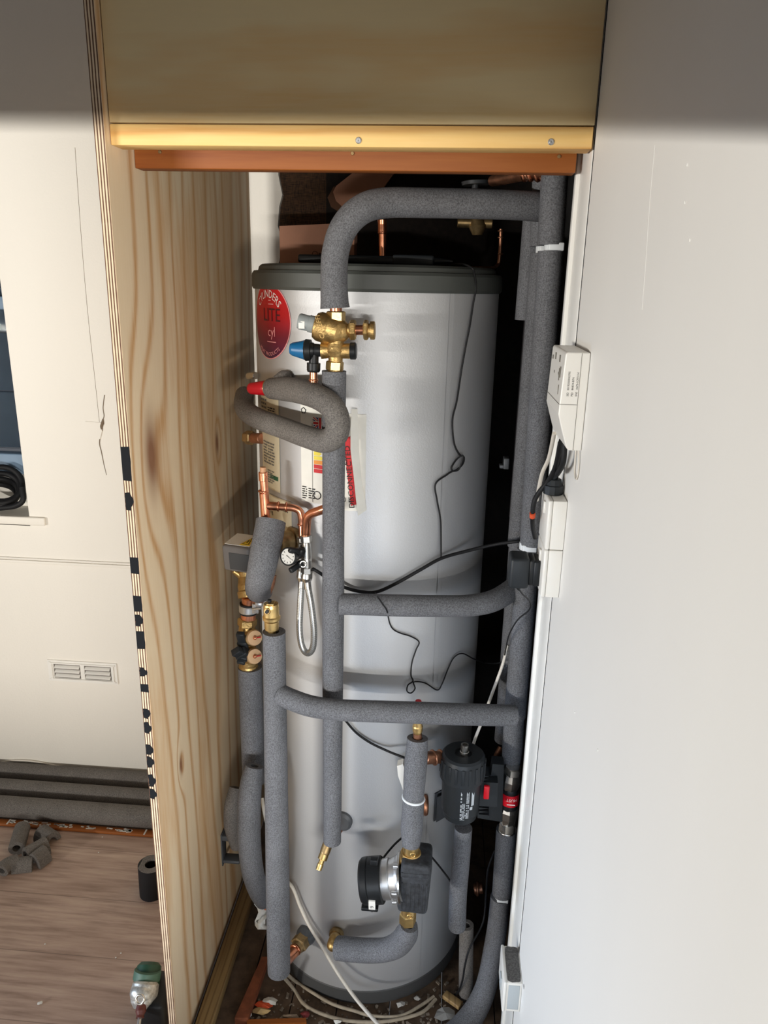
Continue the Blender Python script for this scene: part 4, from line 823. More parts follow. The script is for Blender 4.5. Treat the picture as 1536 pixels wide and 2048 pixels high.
YN = 1.43; rn = lambda px: R(px, 1018, 1590, YN)
m = MB().hexnut(P(1026, 1533, YN), P(1024, 1548, YN), rn(17)); m.turn(P(1024, 1546, YN), P(1020, 1580, YN), [(0, rn(16)), (.35, rn(19)), (.7, rn(18)), (1, rn(15))], 8, False); m.build('upper_valve', CHROME, v)
m = MB().turn(P(1019, 1608, YN), P(1015, 1646, YN), [(0, rn(15)), (.3, rn(19)), (.65, rn(18)), (1, rn(14))], 8, False); m.hexnut(P(1015, 1644, YN), P(1014, 1660, YN), rn(17)); m.ring(P(1014, 1660, YN), (0, 0, 1), rn(16), rn(2)); m.build('lower_valve', CHROME, v)
m = MB().turn(P(1021, 1572, YN), P(1018, 1616, YN), [(0, rn(15)), (.1, rn(17.5)), (.9, rn(17.5)), (1, rn(15))], 28); m.build('collar', BLACK, v)
m = MB(); cc = P(1020, 1592, YN); vs = []; fs = []
for i in range(9):
    a = -1.0+2.2*i/8
    for z in (-rn(14), rn(12)): vs.append(cc+Vector((rn(18.2)*math.sin(a), -rn(18.2)*math.cos(a), z)))
for i in range(8): fs.append([2*i, 2*i+2, 2*i+3, 2*i+1])
m.add(vs, fs, True)
for body, zz in (('MUST', 3),):
    tv, tf = text_polys(body, rn(9)); m.add([cc+Vector((rn(18.7)*math.sin(-a.x/rn(18.7)+.1), -rn(18.7)*math.cos(-a.x/rn(18.7)+.1), -a.y+rn(zz))) for a in tv], tf, False, 1)
m.box(cc+Vector((.001, -rn(18.4), -rn(7))), (rn(16), rn(.6), rn(2)), None, 0, 1); m.build('red_tag', [RED, WHITEINK], v, label='red wrap with white upside down lettering')
foam('insulated_pipe', [P(927, 1655, YG+.012), P(922, 1720, YG+.012), P(916, 1790, YG+.012), P(914, 1852, YG+.012)], [0.0195, 0.020, 0.0205, 0.0205], 'grey foam pipe hanging below the magnetic filter, rounded at its foot', G_F, rnd=True)
foam('insulated_pipe', [P(933, 1850, 1.47), P(932, 1930, 1.47), P(932, 2000, 1.47), P(932, 2050, 1.47)], [0.0175, 0.018, 0.0185, 0.019], 'dark lower foam pipe behind the filter pipe reaching the floor', G_F, mat_=FOAM_W)
m = MB().rod(P(948, 1778, 1.62), P(966, 1776, 1.62), 0.014); m.ring(P(955, 1777, 1.62), (1, 0, 0), 0.015, 0.004); m.build('copper_fitting', COPPER_D, label='copper fitting in the dark right of the filter pipe', cat='pipe fitting')
m = MB().tube([P(1002, 1495, 1.55), P(994, 1510, 1.54), P(990, 1525, 1.52), P(998, 1535, 1.50)], 0.007); m.build('copper_bend', COPPER_D, label='copper bend in the dark above the filter valves', cat='pipe fitting')

# lower elbow into the cylinder
t = thing('insulated_pipe', 'kinked grey foam elbow at the foot of the cylinder', 'pipe', G_F)
m = MB().tube([P(676, 1896, 1.365), P(705, 1899, 1.355), P(740, 1901, 1.345), P(772, 1899, 1.335), P(797, 1888, 1.325), P(813, 1868, 1.318), P(818, 1850, 1.315)], [0.0262, 0.0262, 0.026, 0.025, 0.0262, 0.0255, 0.0195], 26, 0.5, 0, 8); m.build('foam_sleeve', FOAM, t)
v = thing('brass_elbow', 'dull brass elbow fitting at the foot of the cylinder', 'pipe fitting')
p = PC(675, 1864); d = radial(p); b = P(666, 1890, 1.375)
m = MB().turn(p-d*.004, p+d*.014, [(0, .0155), (.5, .0165), (.6, .0185), (1, .017)], 24); m.build('collar', BRASS_D, v)
m = MB().tube([p+d*.01, p+d*.035, b+Vector((0.003, .012, .006)), b], [.0125, .0135, .014, .0145], 20); m.ball(b, .0145); m.rod(b, P(690, 1898, 1.36), .012); m.build('elbow', BRASS, v)
v = thing('drain_cock', 'brass drain cock below the end of the main downpipe', 'valve')
b0 = P(655, 1690, Yv); b1 = P(637, 1740, Yv-.03); d = (b1-b0)
m = MB().tube([PC(682, 1655), P(668, 1675, 1.40), P(656, 1690, 1.36)], .008); m.rod(P(657, 1680, Yv), b0, .0085); m.build('copper_tube', COPPER_D, v)
m = MB().turn(b0-d*.12, b0+d*.42, [(0, .008), (.1, .0115), (.8, .011), (1, .009)], 20); m.build('cock_body', BRASS_D, v)
m = MB().turn(b0+d*.36, b1, [(0, .0105), (.35, .0105), (.4, .006), (.6, .006), (.62, .0072), (1, .0065)], 18); m.build('spindle', BRASS_B, v)

# ================================================================== CABLES
LT_ = ZL0+0.0500
def cable(pts, r, mt, label, name='cable', n=8, k=8):
    m = MB().tube(pts, r, n, None, 0, k); return m.build(name, mt, label=label, cat='cable')
cable([Vector((P(900, 520, 1.6).x, 1.6, LT_+.004)), Vector((P(925, 520, 1.54).x, 1.54, LT_+.005)), PC(944, 536, .010), PC(949, 548, .010), PC(952, 575, .006), PC(946, 610, .005), PC(940, 650, .005), PC(932, 690, .005), PC(923, 740, .005), PC(914, 800, .005), PC(905, 840, .005), PC(908, 885, .005), PC(918, 908, .006), PC(928, 915, .01), PC(924, 930, .012), PC(908, 942, .010), PC(903, 935, .01), PC(914, 918, .008), PC(926, 912, .014), PC(918, 938, .012), PC(904, 943, .006), PC(893, 950, .005), PC(871, 968, .005), PC(874, 1000, .005), PC(881, 1040, .005), PC(882, 1090, .008), PC(882, 1116, .014)], 0.0019, RUBBER, 'thin black lead with a knot hanging down the right of the cylinder')
cable([P(585, 1118, 1.43), PC(630, 1140, .045), PC(660, 1160, .02), PC(690, 1175, .012), PC(720, 1183, .010), PC(752, 1184, .010), PC(790, 1168, .012), PC(840, 1140, .014), PC(882, 1117, .016), PC(930, 1103, .03), P(985, 1090, 1.50), P(1032, 1083, 1.475), P(1060, 1080, 1.50)], 0.0036, RUBBER, 'thick black flex slung across the cylinder above the upper cross pipe')
cable([PC(750, 1186, .015), P(757, 1196, 1.335), P(765, 1208, 1.325), P(774, 1222, 1.33), PC(779, 1245, .02), PC(786, 1258, .006), PC(800, 1266, .005), PC(822, 1273, .005), PC(838, 1284, .006), PC(832, 1300, .005), PC(824, 1325, .005), PC(822, 1350, .005), PC(826, 1362, .006), PC(816, 1370, .008), PC(814, 1382, .008), PC(822, 1386, .008), PC(830, 1377, .008), PC(828, 1364, .007), PC(850, 1366, .006), PC(874, 1380, .006), PC(884, 1368, .006), PC(896, 1338, .006), PC(908, 1315, .006), PC(925, 1307, .008), PC(948, 1318, .014), PC(972, 1326, .03), P(1003, 1324, 1.50), P(1011, 1300, 1.46), P(1018, 1270, 1.425), P(1035, 1240, 1.405), P(1058, 1220, 1.40), P(1060, 1203, 1.35), P(1045, 1188, 1.27), P(1038, 1178, 1.24)], 0.0015, RUBBER, 'thin black wire from the plug adapter meandering across the cylinder')
cable([P(1015, 1290, 1.475), P(1005, 1330, 1.47), P(985, 1385, 1.46), P(965, 1440, 1.455), P(950, 1478, 1.45), P(944, 1500, 1.46)], 0.0034, CABLEW, 'pale cable slanting behind the lower cross pipe to the filter')
cable([PC(690, 1440, .02), PC(712, 1465, .012), PC(740, 1485, .012), PC(775, 1502, .02), P(800, 1512, 1.40), P(820, 1520, 1.40)], 0.0026, RUBBER, 'black flex running down behind the pump pipe')
cable([P(762, 1722, YP+.02), PC(775, 1705, .06), PC(790, 1688, .05), PC(805, 1675, .045), PC(818, 1668, .05)], 0.0024, RUBBER, 'short black lead rising from the circulation pump')
cable([P(858, 1708, YP+.03), PC(875, 1728, .05), PC(892, 1750, .045), P(907, 1772, 1.43)], 0.0022, RUBBER, 'short black lead from the pump to the filter pipe')
cable([P(990, 1700, 1.50), P(976, 1740, 1.50), P(972, 1790, 1.50), P(966, 1845, 1.48), P(940, 1895, 1.44), P(930, 1930, 1.435), P(925, 1960, 1.44), P(915, 1985, 1.46), P(895, 2000, 1.50)], 0.0024, RUBBER, 'black lead hanging in the dark beside the lowest riser')
cable([P(524, 1596, 1.47), P(532, 1640, 1.45), PC(560, 1740, .02), PC(585, 1775, .012), PC(600, 1812, .012), PC(618, 1850, .014), PC(645, 1895, .02), PC(675, 1945, .03), PC(706, 1990, .05), P(735, 2025, 1.34), P(765, 2058, 1.28)], 0.0042, CABLEW, 'white cable slanting down across the foot of the cylinder')
for k, lab in ((0, 'dusty white cable curving round the base of the cylinder, inner of two'), (1, 'dusty white cable curving round the base of the cylinder, outer of two')):
    q = [(562, 1938), (590, 1962), (625, 1985), (665, 2008), (710, 2022), (745, 2032), (800, 2032), (840, 2012), (868, 1993)] if k == 0 else [(556, 1942), (585, 1975), (610, 2010), (650, 2030), (700, 2042), (755, 2044), (800, 2038), (845, 2024), (872, 1998)]
    cable([P(q[0][0], q[0][1], 1.40)]+[PZ(x, y, .006) for x, y in q[1:]], 0.0042, CABLED, lab)
v = thing('rag', 'crumpled white rag tucked below the bowed foam tube', 'rag'); m = MB(); vs = []; fs = []
for i in range(7):
    for j in range(5):
        x = 508+20*j/4+6*math.sin(i); y = 1808+8.5*i; vs.append(P(x+i*1.5, y, 1.46+.015*math.sin(i*1.7+j*1.3)))
for i in range(6):
    for j in range(4): fs.append([i*5+j, (i+1)*5+j, (i+1)*5+j+1, i*5+j+1])
m.add(vs, fs, True); m.add([x+Vector((.001, .003, 0)) for x in vs], [f[::-1] for f in fs], True); m.build('cloth', PAPER, v)

# ================================================================== BEHIND THE LID
LT = ZL0+0.0500
def stand(name, mts, px0, px1, py_top, Y, th, label, cat, base=LT, rotdeg=0):
    a = P(px0, 520, Y); b = P(px1, 520, Y); zt_ = P((px0+px1)/2, py_top, Y).z
    m = MB().box(((a.x+b.x)/2, Y+th/2, (base+zt_)/2), (b.x-a.x, th, zt_-base), Quaternion((0, 1, 0), math.radians(rotdeg)), 0.002); return m, label, cat
bx = thing('cardboard_box', 'brown cardboard box standing at the back of the cylinder lid', 'box')
YC = 1.80; a = P(560, 522, YC); b = P(706, 520, YC); zl, zr = P(557, 452, YC).z, P(706, 444, YC).z
m = MB().prism([(a.x, YC, LT+.001), (b.x, YC+.02, LT+.001), (b.x, YC+.02, zr), (a.x, YC, zl)], (0, 0.06, 0))
m.build('carton', CARD, bx)
m = MB()
for k in range(5): m.box(P(640+9*k, 508-(k > 2)*8, YC-.0005), (.006, .0008, .005), None, 0)
m.ring(P(630, 508, YC-.0005), (0, 1, 0), .006, .0007, 18, 6); m.build('printed_mark', CARD_D, bx)
v = thing('cardboard_strip', 'long pinkish cardboard strip leaning in the dark above the box', 'cardboard')
YS = WB-.03
m = MB().prism([P(725, 330, YS), P(800, 330, YS), P(758, 388, YS), P(700, 408, YS), P(683, 412, YS), P(672, 402, YS), P(666, 384, YS), P(672, 372, YS)], (0, 0.012, 0)); m.build('strip', CARD, v)
m = MB().prism([P(668, 372, YS+.014), P(690, 404, YS+.014), P(700, 412, YS+.014), P(680, 425, YS+.014), P(662, 414, YS+.014), P(655, 395, YS+.014)], (0, 0.012, 0)); m.build('dark_flap', CARD_D, v)
v = thing('hand_tool', 'long black tool with grey grip lying on the cylinder lid', 'tool')
YT = 1.60; zt_ = LT+.011
def lid(x, zz=zt_): p = P(x, 520, YT); return Vector((p.x, YT, zz))
m = MB().box((lid(598)+lid(795))/2, (lid(795).x-lid(598).x, .03, .016), None, .004); m.build('body', BLACK, v)
m = MB().box((lid(786)+lid(868))/2, (lid(868).x-lid(786).x, .034, .021), None, .004); m.build('grip', BLACK_S, v)
m = MB().turn(lid(866), lid(906), [(0, .008), (.4, .006), (1, .002)], 12); m.build('tip', BLACK, v)
v = thing('copper_stub', 'upright copper stub with fitting standing on the lid', 'pipe'); YK = 1.78
m = MB().rod(P(765, 535, YK), P(765, 460, YK), .0085); m.ring(P(765, 466, YK), (0, 0, 1), .0085, .0022); m.turn(P(765, 464, YK), P(764, 434, YK), [(0, .0105), (.5, .0098), (.8, .0105), (1, .008)], 20); m.build('stub', COPPER, v)
m = MB().tube([P(940, 536, 1.80), P(975, 536, 1.84), P(986, 536, 1.86), P(996, 529, 1.87), P(999, 515, 1.87), P(1001, 490, 1.87), P(1002, 458, 1.87)], .0042, 12)
for y in (462, 475, 508): m.ring(P(1001, y, 1.87), (0, 0, 1), .005, .0018, 16, 6)
m.build('copper_pipe', COPPER_D, label='thin bent copper pipe at the back right of the lid', cat='pipe')
v = thing('copper_pipe', 'copper pipe with fittings just under the varnished rail at top right', 'pipe')
m = MB().rod(P(985, 362, 1.62), P(1060, 347, 1.47), .0105); m.build('tube', COPPER_D, v)
m = MB()
for x in (1050, 1062, 1076, 1086): m.ring(P(x, 348, 1.48-.0005*(x-1060)), (1, -.6, 0), .011, .0032, 18, 8)
m.rod(P(1046, 349, 1.49), P(1092, 345, 1.455), .0098); m.build('fittings', COPPER, v)
v = thing('gate_valve', 'dark valve with flat handwheel in the shadows above the cylinder', 'valve')
m = MB().rod(P(950, 378, 1.9), P(952, 366, 1.9), .008); m.turn(P(952, 370, 1.9), P(952, 363, 1.9), [(0, .032), (1, .034)], 24); m.build('handwheel', DGREYP, v); m = MB().turn(P(955, 470, 1.9), P(955, 378, 1.9), [(0, .012), (.2, .022), (.4, .014), (1, .010)], 18); m.rod(P(915, 445, 1.9), P(985, 447, 1.9), .011); m.build('valve_body', BRASS_D, v)

# ================================================================== ELECTRICAL BOXES ON THE RIGHT WALL
v = thing('wall_controller', 'white heating controller box fixed to the right wall edge', 'controller')
X0 = WR-0.0005; Y0, Y1 = 1.1155, 1.255; zt1, zb1 = 1.635, 1.4915; D_ = 0.0355
prof = [(X0, zt1), (X0-D_+.002, zt1), (X0-D_, zt1-.003), (X0-D_-.0025, 1.560), (X0-D_-.003, 1.545), (X0-D_+.003, 1.525), (X0-D_+.012, zb1+.006), (X0-D_+.016, zb1), (X0, zb1)]
m = MB().prism([(x, Y0, z) for x, z in prof], (0, Y1-Y0, 0)); case = m.build('case', WHITEP, v)
bv = case.modifiers.new('bevel', 'BEVEL'); bv.width = 0.0022; bv.segments = 2; bv.limit_method = 'ANGLE'
m = MB().span((X0-.0125, Y0-.0003, zb1+.001), (X0-.0119, Y0+.002, zt1-.001)); m.span((X0-D_-.0025, Y0-.0003, 1.5595), (X0-.013, Y0+.001, 1.5602)); m.box((X0-D_-.0027, (Y0+Y1)/2, 1.5598), (.001, Y1-Y0-.004, .0007)); m.build('seam', INKM, v)
m = MB()
for k, body in enumerate(('SID   00192000043795', 'PID   8A834-B7N', 'SN0   A673-1C9711H')):
    tv, tf = text_polys(body, 0.0042, 'LEFT'); m.add([Vector((X0-.0275+.0062*k-a.y*1.0, Y0-.0004, 1.572+a.x*.92)) for a in tv], tf)
m.build('serial_print', INK, v, label='black serial numbers printed sideways')
m = MB(); xf = X0-D_-.0012
for yy, zz, L in ((1.16, 1.622, .010), (1.205, 1.622, .010), (1.235, 1.618, .006), (1.16, 1.600, .004), (1.205, 1.598, .004)):
    m.box((xf+.0006, yy, zz), (.0016, .008, L), None, 0)
for yy, zz, L in ((1.14, 1.604, .016), (1.148, 1.600, .018), (1.142, 1.578, .014)): m.box((xf-.0008, yy, zz), (.0016, .0022, L), None, 0)
m.build('status_marks', INKM, v)
def socket(z0, z1, label):
    v = thing('wall_socket', label, 'socket', 'white sockets on the right wall')
    Y0, Y1 = 1.186, 1.272; xs = WR-.0005
    m = MB().span((xs-.0225, Y0+.001, z0+.0006), (xs, Y1-.001, z1-.0006), .0012); m.build('back_box', WHITEP, v)
    m = MB().span((xs-.0305, Y0, z0), (xs-.0226, Y1, z1), .0028); m.build('face_plate', WHITEP, v)
    m = MB().span((xs-.0335, Y0+.030, z1-.030), (xs-.0300, Y0+.042, z1-.010), .0012); m.build('rocker', WHITEP, v)
socket(1.308, 1.3925, 'upper white wall socket with the black gland on top'); socket(1.223, 1.3075, 'lower white wall socket holding the black plug adapter')
v = thing('cable_gland', 'black cable gland on top of the upper white socket', 'gland'); g = Vector((WR-.018, 1.235, 1.3925))
m = MB().turn(g, g+Vector((0, 0, .026)), [(0, .0165), (.55, .0165), (.6, .014), (.95, .012), (1, .010)], 12, False); m.build('gland_nut', BLACK_S, v); m = MB().box(g+Vector((-.002, -.004, .032)), (.012, .012, .014), Quaternion((0, 1, 0), .5), .003); m.build('strain_clamp', BLACK_S, v)
z_ = zb1+.002
cable([Vector((WR-.020, 1.15, z_)), Vector((WR-.019, 1.155, z_-.03)), Vector((WR-.020, 1.19, z_-.055)), g+Vector((0.003, -.004, .035)), g+Vector((0, 0, .020))], .0045, RUBBER, 'black flex looping from controller to gland, right of the pair')
cable([Vector((WR-.024, 1.165, z_)), P(1112, 930, 1.20), P(1098, 960, 1.23), P(1078, 985, 1.24), P(1068, 1005, 1.24), P(1065, 1035, 1.25), P(1066, 1055, 1.29), P(1070, 1075, 1.36)], .0043, RUBBER, 'black flex from controller bending left past the sockets')
cable([Vector((WR-.020, 1.185, z_)), P(1120, 935, 1.225), g+Vector((-.003, .002, .035)), g+Vector((-.002, 0, .02))], .0042, RUBBER, 'black flex straight from controller into the gland')
m = MB().tube([P(1065, 1026, 1.2425), P(1065, 1034, 1.2485)], .0050, 12); m.build('tape_band', REDORANGE, label='orange tape band round the black flex beside the sockets', cat='tape')
cable([Vector((WR-.026, 1.225, z_+.003)), P(1098, 915, 1.275), P(1085, 945, 1.30), P(1078, 975, 1.33), P(1074, 1000, 1.36)], .0036, CABLEW, 'white cable from the controller slanting behind the black flexes')
cable([Vector((WR-.004, 1.12, z_)), Vector((WR-.002, 1.115, z_-.03)), Vector((WR-.002, 1.125, z_-.048)), Vector((WR-.002, 1.145, z_-.04)), Vector((WR-.003, 1.150, z_))], .0013, CABLEW, 'thin white aerial loop on the right wall below the controller')
v = thing('plug_adapter', 'black plug-in power adapter in the lower white socket', 'adapter')
a = P(1037, 1139, 1.235)
m = MB().box(a, (.034, .046, .056), Quaternion((0, 0, 1), math.radians(0)), .006, 0, 3); m.build('body', BLACK_S, v)
m = MB().box((a.x+.021, 1.235, a.z+.002), (.012, .040, .048), None, .004); m.box(((a.x+WR-.031)/2+.012, 1.235, a.z+.001), (WR-.031-a.x-.022, .044, .046), None, .003); m.build('plug_base', BLACK, v)
m = MB().turn(a-Vector((0, 0, .026)), P(1038, 1180, 1.238), [(0, .0045), (.7, .0036), (1, .0022)], 12); m.build('strain_relief', BLACK, v)
v = thing('wall_socket', 'dusty white fused switch low on the right wall', 'socket', None)
Y0, Y1, z0, z1 = 1.176, 1.268, 0.318, 0.392; xs = WR-.0005
m = MB().span((xs-.031, Y0+.002, z0), (xs, Y1-.002, z1), .0012); m.span((xs-.0365, Y0, z0-.001), (xs-.0305, Y1, z1+.001), .002); m.build('switch_box', WHITEP, v)
m = MB(); m.span((xs-.0265, Y0+.0012, z0+.006), (xs-.004, Y0+.0022, z1-.006), .0008); m.span((xs-.0395, Y0+.03, z0+.02), (xs-.0362, Y0+.05, z0+.05), .001); m.build('face_panel', mat('pale_panel', srgb(178, 184, 186), 0.45), v)
m = MB(); pts = []
for i in range(24):
    t_ = i/24*2*PI; pts.append((xs-.0155+.0145*max(-1, min(1, 1.3*math.cos(t_)))*(1-.06*random.random()), (Y0+Y1)/2+.043*max(-1, min(1, 1.3*math.sin(t_)))*(1-.05*random.random()), z1-.0007))
m.prism(pts, (0, 0, .0009)); m.build('dust_layer', DUST, v, label='dark grey dust on top')

# ================================================================== LEFT ROOM
for (x, y, lab) in ((255, 1135, 'upper of two screws sticking out of the plywood, by the wall seam'), (269, 1365, 'lower of two screws sticking out of the plywood, beside the vent'), (316, 1834, 'lowest screw sticking out of the plywood, above the laminate floor')):
    q = P(x, y, 1.33 if y < 1500 else 1.32); b = Vector((XO+.001, q.y, q.z-.001)); h = Vector((XO-.020, q.y, q.z))
    m = MB().rod(b, h, .0016, 10); m.turn(h, h-Vector((.003, 0, 0)), [(0, .0016), (.6, .0042), (1, .0042)], 14); m.build('screw', STEEL, label=lab, cat='screw', group='screws in the outside of the plywood')
v = thing('air_grille', 'white louvred air vent low on the cream wall', 'vent')
c0, c1 = P(96, 1318, WB), P(234, 1329, WB); x0, x1 = c0.x, c1.x; z1, z0 = P(165, 1322, WB).z, P(165, 1363, WB).z; yw = WB-.0016
m = MB(); 
for a, b in (((x0, z0), (x1, z0+.013)), ((x0, z1-.013), (x1, z1)), ((x0, z0+.013), (x0+.020, z1-.013)), ((x1-.020, z0+.013), (x1, z1-.013)), (((x0+x1)/2-.007, z0+.013), ((x0+x1)/2+.007, z1-.013))): m.span((a[0], yw-.005, a[1]), (b[0], yw, b[1]))
for a, b in (((x0+.010, z0+.007), (x1-.010, z0+.012)), ((x0+.010, z1-.012), (x1-.010, z1-.007)), ((x0+.010, z0+.012), (x0+.016, z1-.012)), ((x1-.016, z0+.012), (x1-.010, z1-.012))): m.span((a[0], yw-.009, a[1]), (b[0], yw-.005, b[1]))
m.build('frame', WHITEP, v); m = MB(); xm = (x0+x1)/2
for k in range(3):
    z = z0+.015+(z1-z0-.030)*(k+.5)/3
    for a, b in ((x0+.024, xm-.010), (xm+.010, x1-.024)): m.box(((a+b)/2, yw-.005, z), (b-a, .013, .0020), Quaternion((1, 0, 0), 0.62), .0006)
m.build('louvres', WHITEP, v); m = MB().span((x0+.02, yw-.001, z0+.012), (x1-.02, yw, z1-.012)); m.build('backing', mat('vent_backing', srgb(110, 104, 98), 0.7), v)
for x, z in ((x0+.008, z0+.008), (x1-.008, z0+.008), (x0+.008, z1-.008), (x1-.008, z1-.008)): m = MB(); screw(m, (x, yw-.006, z), .0035); m.build('screw', WHITEP, v)
G_T = 'grey foam tubes along the foot of the wall'
for Y, lab in ((1.991, 'grey foam tube nearest the room, just behind the orange floor strip'), (2.076, 'middle grey foam tube of the three along the wall foot'), (2.164, 'grey foam tube lying tight against the foot of the wall')):
    t = thing('foam_tube', lab, 'foam tube', G_T)
    m = MB().tube([(-2.0, Y, .0345), (-1.5, Y, .0345), (-1.0, Y, .0345), (XO-.004, Y, .0345)], .034, 26, .5, 0, 3); m.build('sleeve', FOAM_W, t)
m = MB().span((-3.0, 1.937, 0.0005), (XO-.001, 1.962, .011), .003); struct('baseboard_1', m, ORANGE, label='orange varnished strip on the floor in front of the foam tubes')
m = MB()
for x in (-1.36, -.90): m.box((x, 1.949, .0113), (.005, .024, .001))
for k in range(40): m.box((random.uniform(-1.35, -.95), 1.950+random.uniform(-.006, .006), .0112), (random.uniform(.004, .03), random.uniform(.002, .008), .0008), Quaternion((0, 0, 1), random.uniform(-.3, .3)))
o = m.build('plaster_dust', PAPER, label='white plaster dust on the orange floor strip', cat='dust', kind='stuff')
cable([P(-20, 1531, WB-.006), P(10, 1523, WB-.006), P(45, 1521, WB-.006), P(75, 1524, WB-.006), P(105, 1530, WB-.006), P(128, 1535, WB-.008)], .0035, CABLEW, 'white cable arching above the top foam tube at the wall')
t = thing('foam_tube', 'black upright foam tube offcut beside the plywood', 'foam tube'); b = PZ(291, 1797); Yb = b.y+.025
zz = P(302, 1728, Yb).z; r0 = .037
m = MB().tube([(b.x+.012, Yb, 0), (b.x+.013, Yb, zz*.5), (b.x+.014, Yb, zz)], r0, 26, .48, 0, 3); m.build('sleeve', RUBBER, t)
m = MB().tube([Vector((b.x+.014, Yb, zz-.004)), Vector((b.x+.014, Yb, zz+.0006))], r0*.985, 26, .485, 0, 1, False); m.build('cut_end', FOAM_W, t)
G_O = 'grey foam offcuts on the laminate'
def offcut(pts, r, lab, hollow=.5, fl=1.0):
    m = MB().tube(pts, r, 18, hollow, 0, 4); m.build('foam_offcut', FOAM_W, label=lab, cat='foam offcut', group=G_O)
offcut([PZ(33, 1697, .026), PZ(45, 1655, .026)], .024, 'short foam offcut nearest the orange strip, open end towards us')
offcut([PZ(3, 1742, .022), PZ(14, 1730, .024), PZ(36, 1722, .022)], .021, 'foam offcut at the left edge of the floor')
def wedge(ctr, w0, d0, h, a, lab):
    M = Matrix.Rotation(a, 3, 'Z'); m = MB(); n = 10; vs = []; c = Vector(ctr)
    for s, L in ((-1, 1.0), (1, .55)):
        for i in range(n+1):
            g = PI*i/n; vs.append(c+M@Vector((s*w0/2*L, math.cos(g)*d0/2, math.sin(g)*h+.002)))
        for i in range(n+1):
            g = PI-PI*i/n; vs.append(c+M@Vector((s*w0/2*L, math.cos(g)*d0/4, math.sin(g)*h*.5+.002)))
    k = 2*(n+1); fs = [list(range(k)), list(range(k, 2*k))[::-1]]+[[j, k+j, k+(j+1) % k, (j+1) % k] for j in range(k)]
    m.add(vs, fs); m.build('foam_offcut', FOAM_W, label=lab, cat='foam offcut', group=G_O)
wedge(PZ(80, 1707), .085, .055, .045, .95, 'angled foam offcut at the top of the offcut pile'); wedge(PZ(98, 1682), .075, .06, .04, -.5, 'foam offcut lying furthest right in the pile'); wedge(PZ(54, 1735), .075, .05, .035, .25, 'pointed foam sliver in the middle of the offcuts'); wedge(PZ(84, 1722), .055, .055, .045, 1.2, 'stubby foam offcut lowest in the pile')
m = MB().box(PZ(80, 2006, .003), (.012, .006, .006), Quaternion((0, 0, 1), .5), .002); m.build('plaster_chip', PAPER, label='white plaster chip on the laminate at the bottom left', cat='debris')
m = MB()
for x, y in ((90, 1888), (242, 1906), (205, 1674), (232, 1915), (197, 1705)): m.box(PZ(x, y, .0015), (.004, .003, .002), Quaternion((0, 0, 1), x), .0006)
m.build('plaster_crumbs', PAPER, label='tiny white crumbs scattered over the laminate', cat='debris', kind='stuff')
# angle drill standing on its battery at the bottom of the picture
v = thing('power_drill', 'green and silver angle drill standing by the plywood edge', 'drill')
YD = 1.33; hd = P(286, 1992, YD); rd = lambda px: R(px, 286, 1990, YD)
m = MB().turn(P(300, 1925, YD+.05), P(290, 1985, YD), [(0, rd(18)), (.12, rd(24)), (.5, rd(26)), (.8, rd(26)), (1, rd(22))], 28); m.build('motor_housing', GREEND, v)
m = MB().turn(P(296, 1940, YD+.028), P(293, 1958, YD+.018), [(0, rd(26.4)), (.1, rd(26.8)), (1, rd(26.8))], 28); tv, tf = text_polys('A', rd(12)); m.build('label_band', mat('pale_green_label', srgb(72, 104, 88), 0.5), v)
m = MB().turn(P(293, 1962, YD+.006), P(282, 2018, YD-.035), [(0, rd(20)), (.1, rd(26)), (.5, rd(27)), (.8, rd(22)), (1, rd(14))], 28); m.ball(P(284, 1986, YD-.02), rd(24), 18, 0, (1, .8, .8)); m.build('gear_housing', mat('cast_alloy', srgb(190, 190, 186), .4, .6, 120, .3, 140, .3), v)
m = MB().ring(P(280, 1999, YD-.052), (-.1, -1, .55), rd(8), rd(2.4)); m.build('badge_ring', CHROME, v)
m = MB().turn(P(283, 2010, YD-.04), P(280, 2036, YD-.062), [(0, rd(9)), (.5, rd(10)), (.8, rd(7)), (1, rd(8))], 18); m.build('collet', mat('rust_red', srgb(92, 40, 32), .5), v); m = MB().rod(P(280, 2034, YD-.06), P(276, 2062, YD-.09), rd(4)); m.build('bit', STEEL, v)
m = MB().box((hd.x+.03, YD+.01, .05), (.07, .10, .10), None, .012); m.tube([(hd.x+.025, YD+.02, .09), P(303, 2010, YD+.03)], [.026, .024], 16); m.build('battery_grip', BLACK, v)
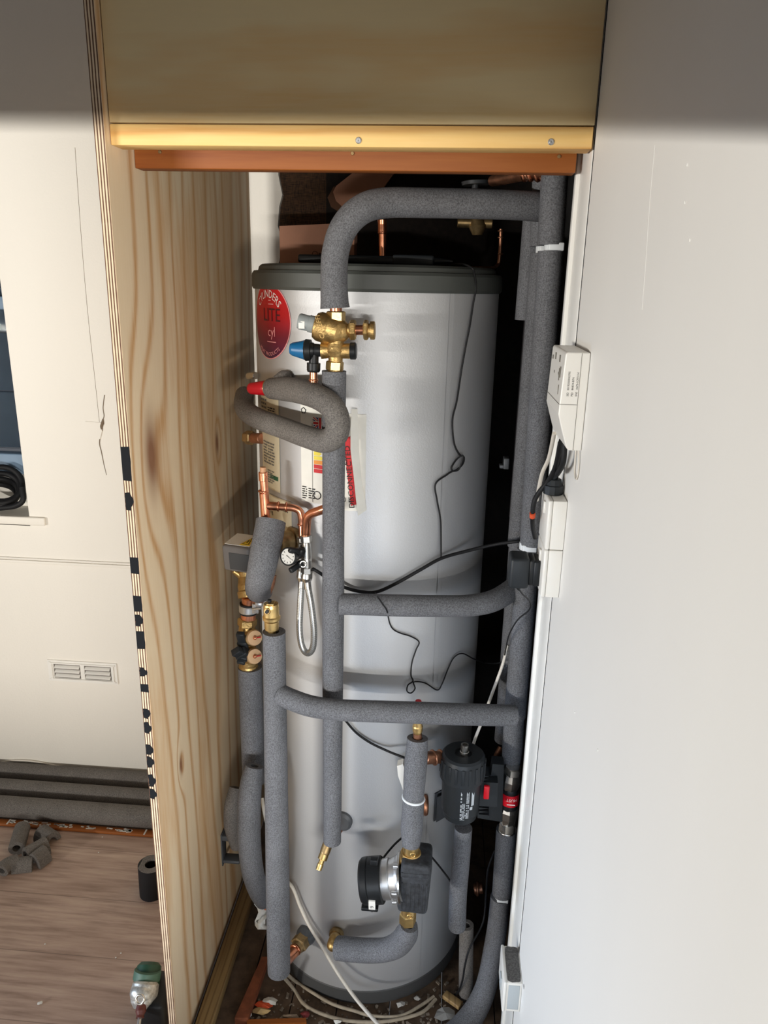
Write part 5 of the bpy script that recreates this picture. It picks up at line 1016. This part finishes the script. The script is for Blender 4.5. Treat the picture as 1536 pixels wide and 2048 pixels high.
# litter inside the cupboard
sc_ = [(527, 2012, .05, .03, REDORANGE, 'scrap of orange plastic on the floorboards'), (540, 2005, .05, .03, PAPER, 'torn white scrap beside the orange scrap'), (522, 2022, .055, .028, mat('tan_scrap', srgb(190, 160, 110), .8), 'tan paper scrap under the orange scrap'), (492, 2030, .03, .02, PAPER, 'small pale scrap on the red brown strip'), (580, 2034, .05, .018, mat('brown_scrap', srgb(130, 112, 92), .8), 'brown paper scrap at the bottom by the cables'), (610, 2030, .025, .02, mat('dark_red_scrap', srgb(120, 40, 40), .7), 'dark red scrap beside the brown scrap'), (675, 2045, .025, .014, PAPER, 'white chip at the very bottom between the cables'), (890, 2030, .07, .05, mat('grey_scrap', srgb(140, 138, 134), .8), 'grey plastic scrap near the lowest riser'), (800, 2010, .03, .02, mat('pale_chip', srgb(176, 172, 166), .8), 'pale chip at the right foot of the cylinder'), (835, 1998, .022, .015, mat('stone_chip', srgb(150, 146, 140), .8), 'stone coloured chip right of the cylinder foot')]
for x, y, a, b, mt, lab in sc_:
    c = PZ(x, y, .004); m = MB(); n = 10; top = []
    for i in range(n): g = 2*PI*i/n; rr_ = .6+.4*random.random(); top.append(c+Vector((a/2*rr_*math.cos(g), b/2*rr_*math.sin(g), random.random()*.006)))
    m.add([c+Vector((0, 0, .008))]+top+[c-Vector((0, 0, .0035))], [[0, 1+i, 1+(i+1) % n] for i in range(n)]+[[n+1, 1+(i+1) % n, 1+i] for i in range(n)])
    m.build('scrap', mt, label=lab, cat='debris')
m = MB()
for k in range(240):
    x = random.uniform(500, 940); y = random.uniform(1960, 2060); c = PZ(x, y, .002); s_ = random.uniform(.002, .006)
    if (c.x-CX)**2+(c.y-CY)**2 < (RC+.01)**2: continue
    m.box(c, (s_*random.uniform(1, 2.5), s_, s_*.7), Quaternion((0, 0, 1), random.uniform(0, 3)))
m.build('floor_grit', mat('grit', srgb(120, 108, 94), .9, 0, 60, .5), label='loose grit and sawdust on the cupboard floorboards', cat='debris', kind='stuff')
m = MB().box(PZ(905, 2000, .012), (.05, .02, .012), Quaternion((0, 0, 1), -.6), .002); m.build('timber_chip', TREATED, label='splinter of timber behind the filter pipe on the floor', cat='debris')

# ================================================================== origins: every thing stands on its own base point
def finish():
    bpy.context.view_layer.update()
    kids = {}
    for o in COL.objects:
        if o.parent: kids.setdefault(o.parent, []).append(o)
    def desc(o): return [o]+[d for c in kids.get(o, []) for d in desc(c)]
    for o in list(COL.objects):
        if o.parent or o.type not in ('MESH', 'EMPTY'): continue
        ms = [d for d in desc(o) if d.type == 'MESH']
        vs = [v.co for d in ms for v in d.data.vertices]
        if not vs: continue
        lo = [min(v[i] for v in vs) for i in range(3)]; hi = [max(v[i] for v in vs) for i in range(3)]
        base = Vector(((lo[0]+hi[0])/2, (lo[1]+hi[1])/2, lo[2]))
        for d in ms: d.data.transform(Matrix.Translation(-base))
        o.location = base
finish()
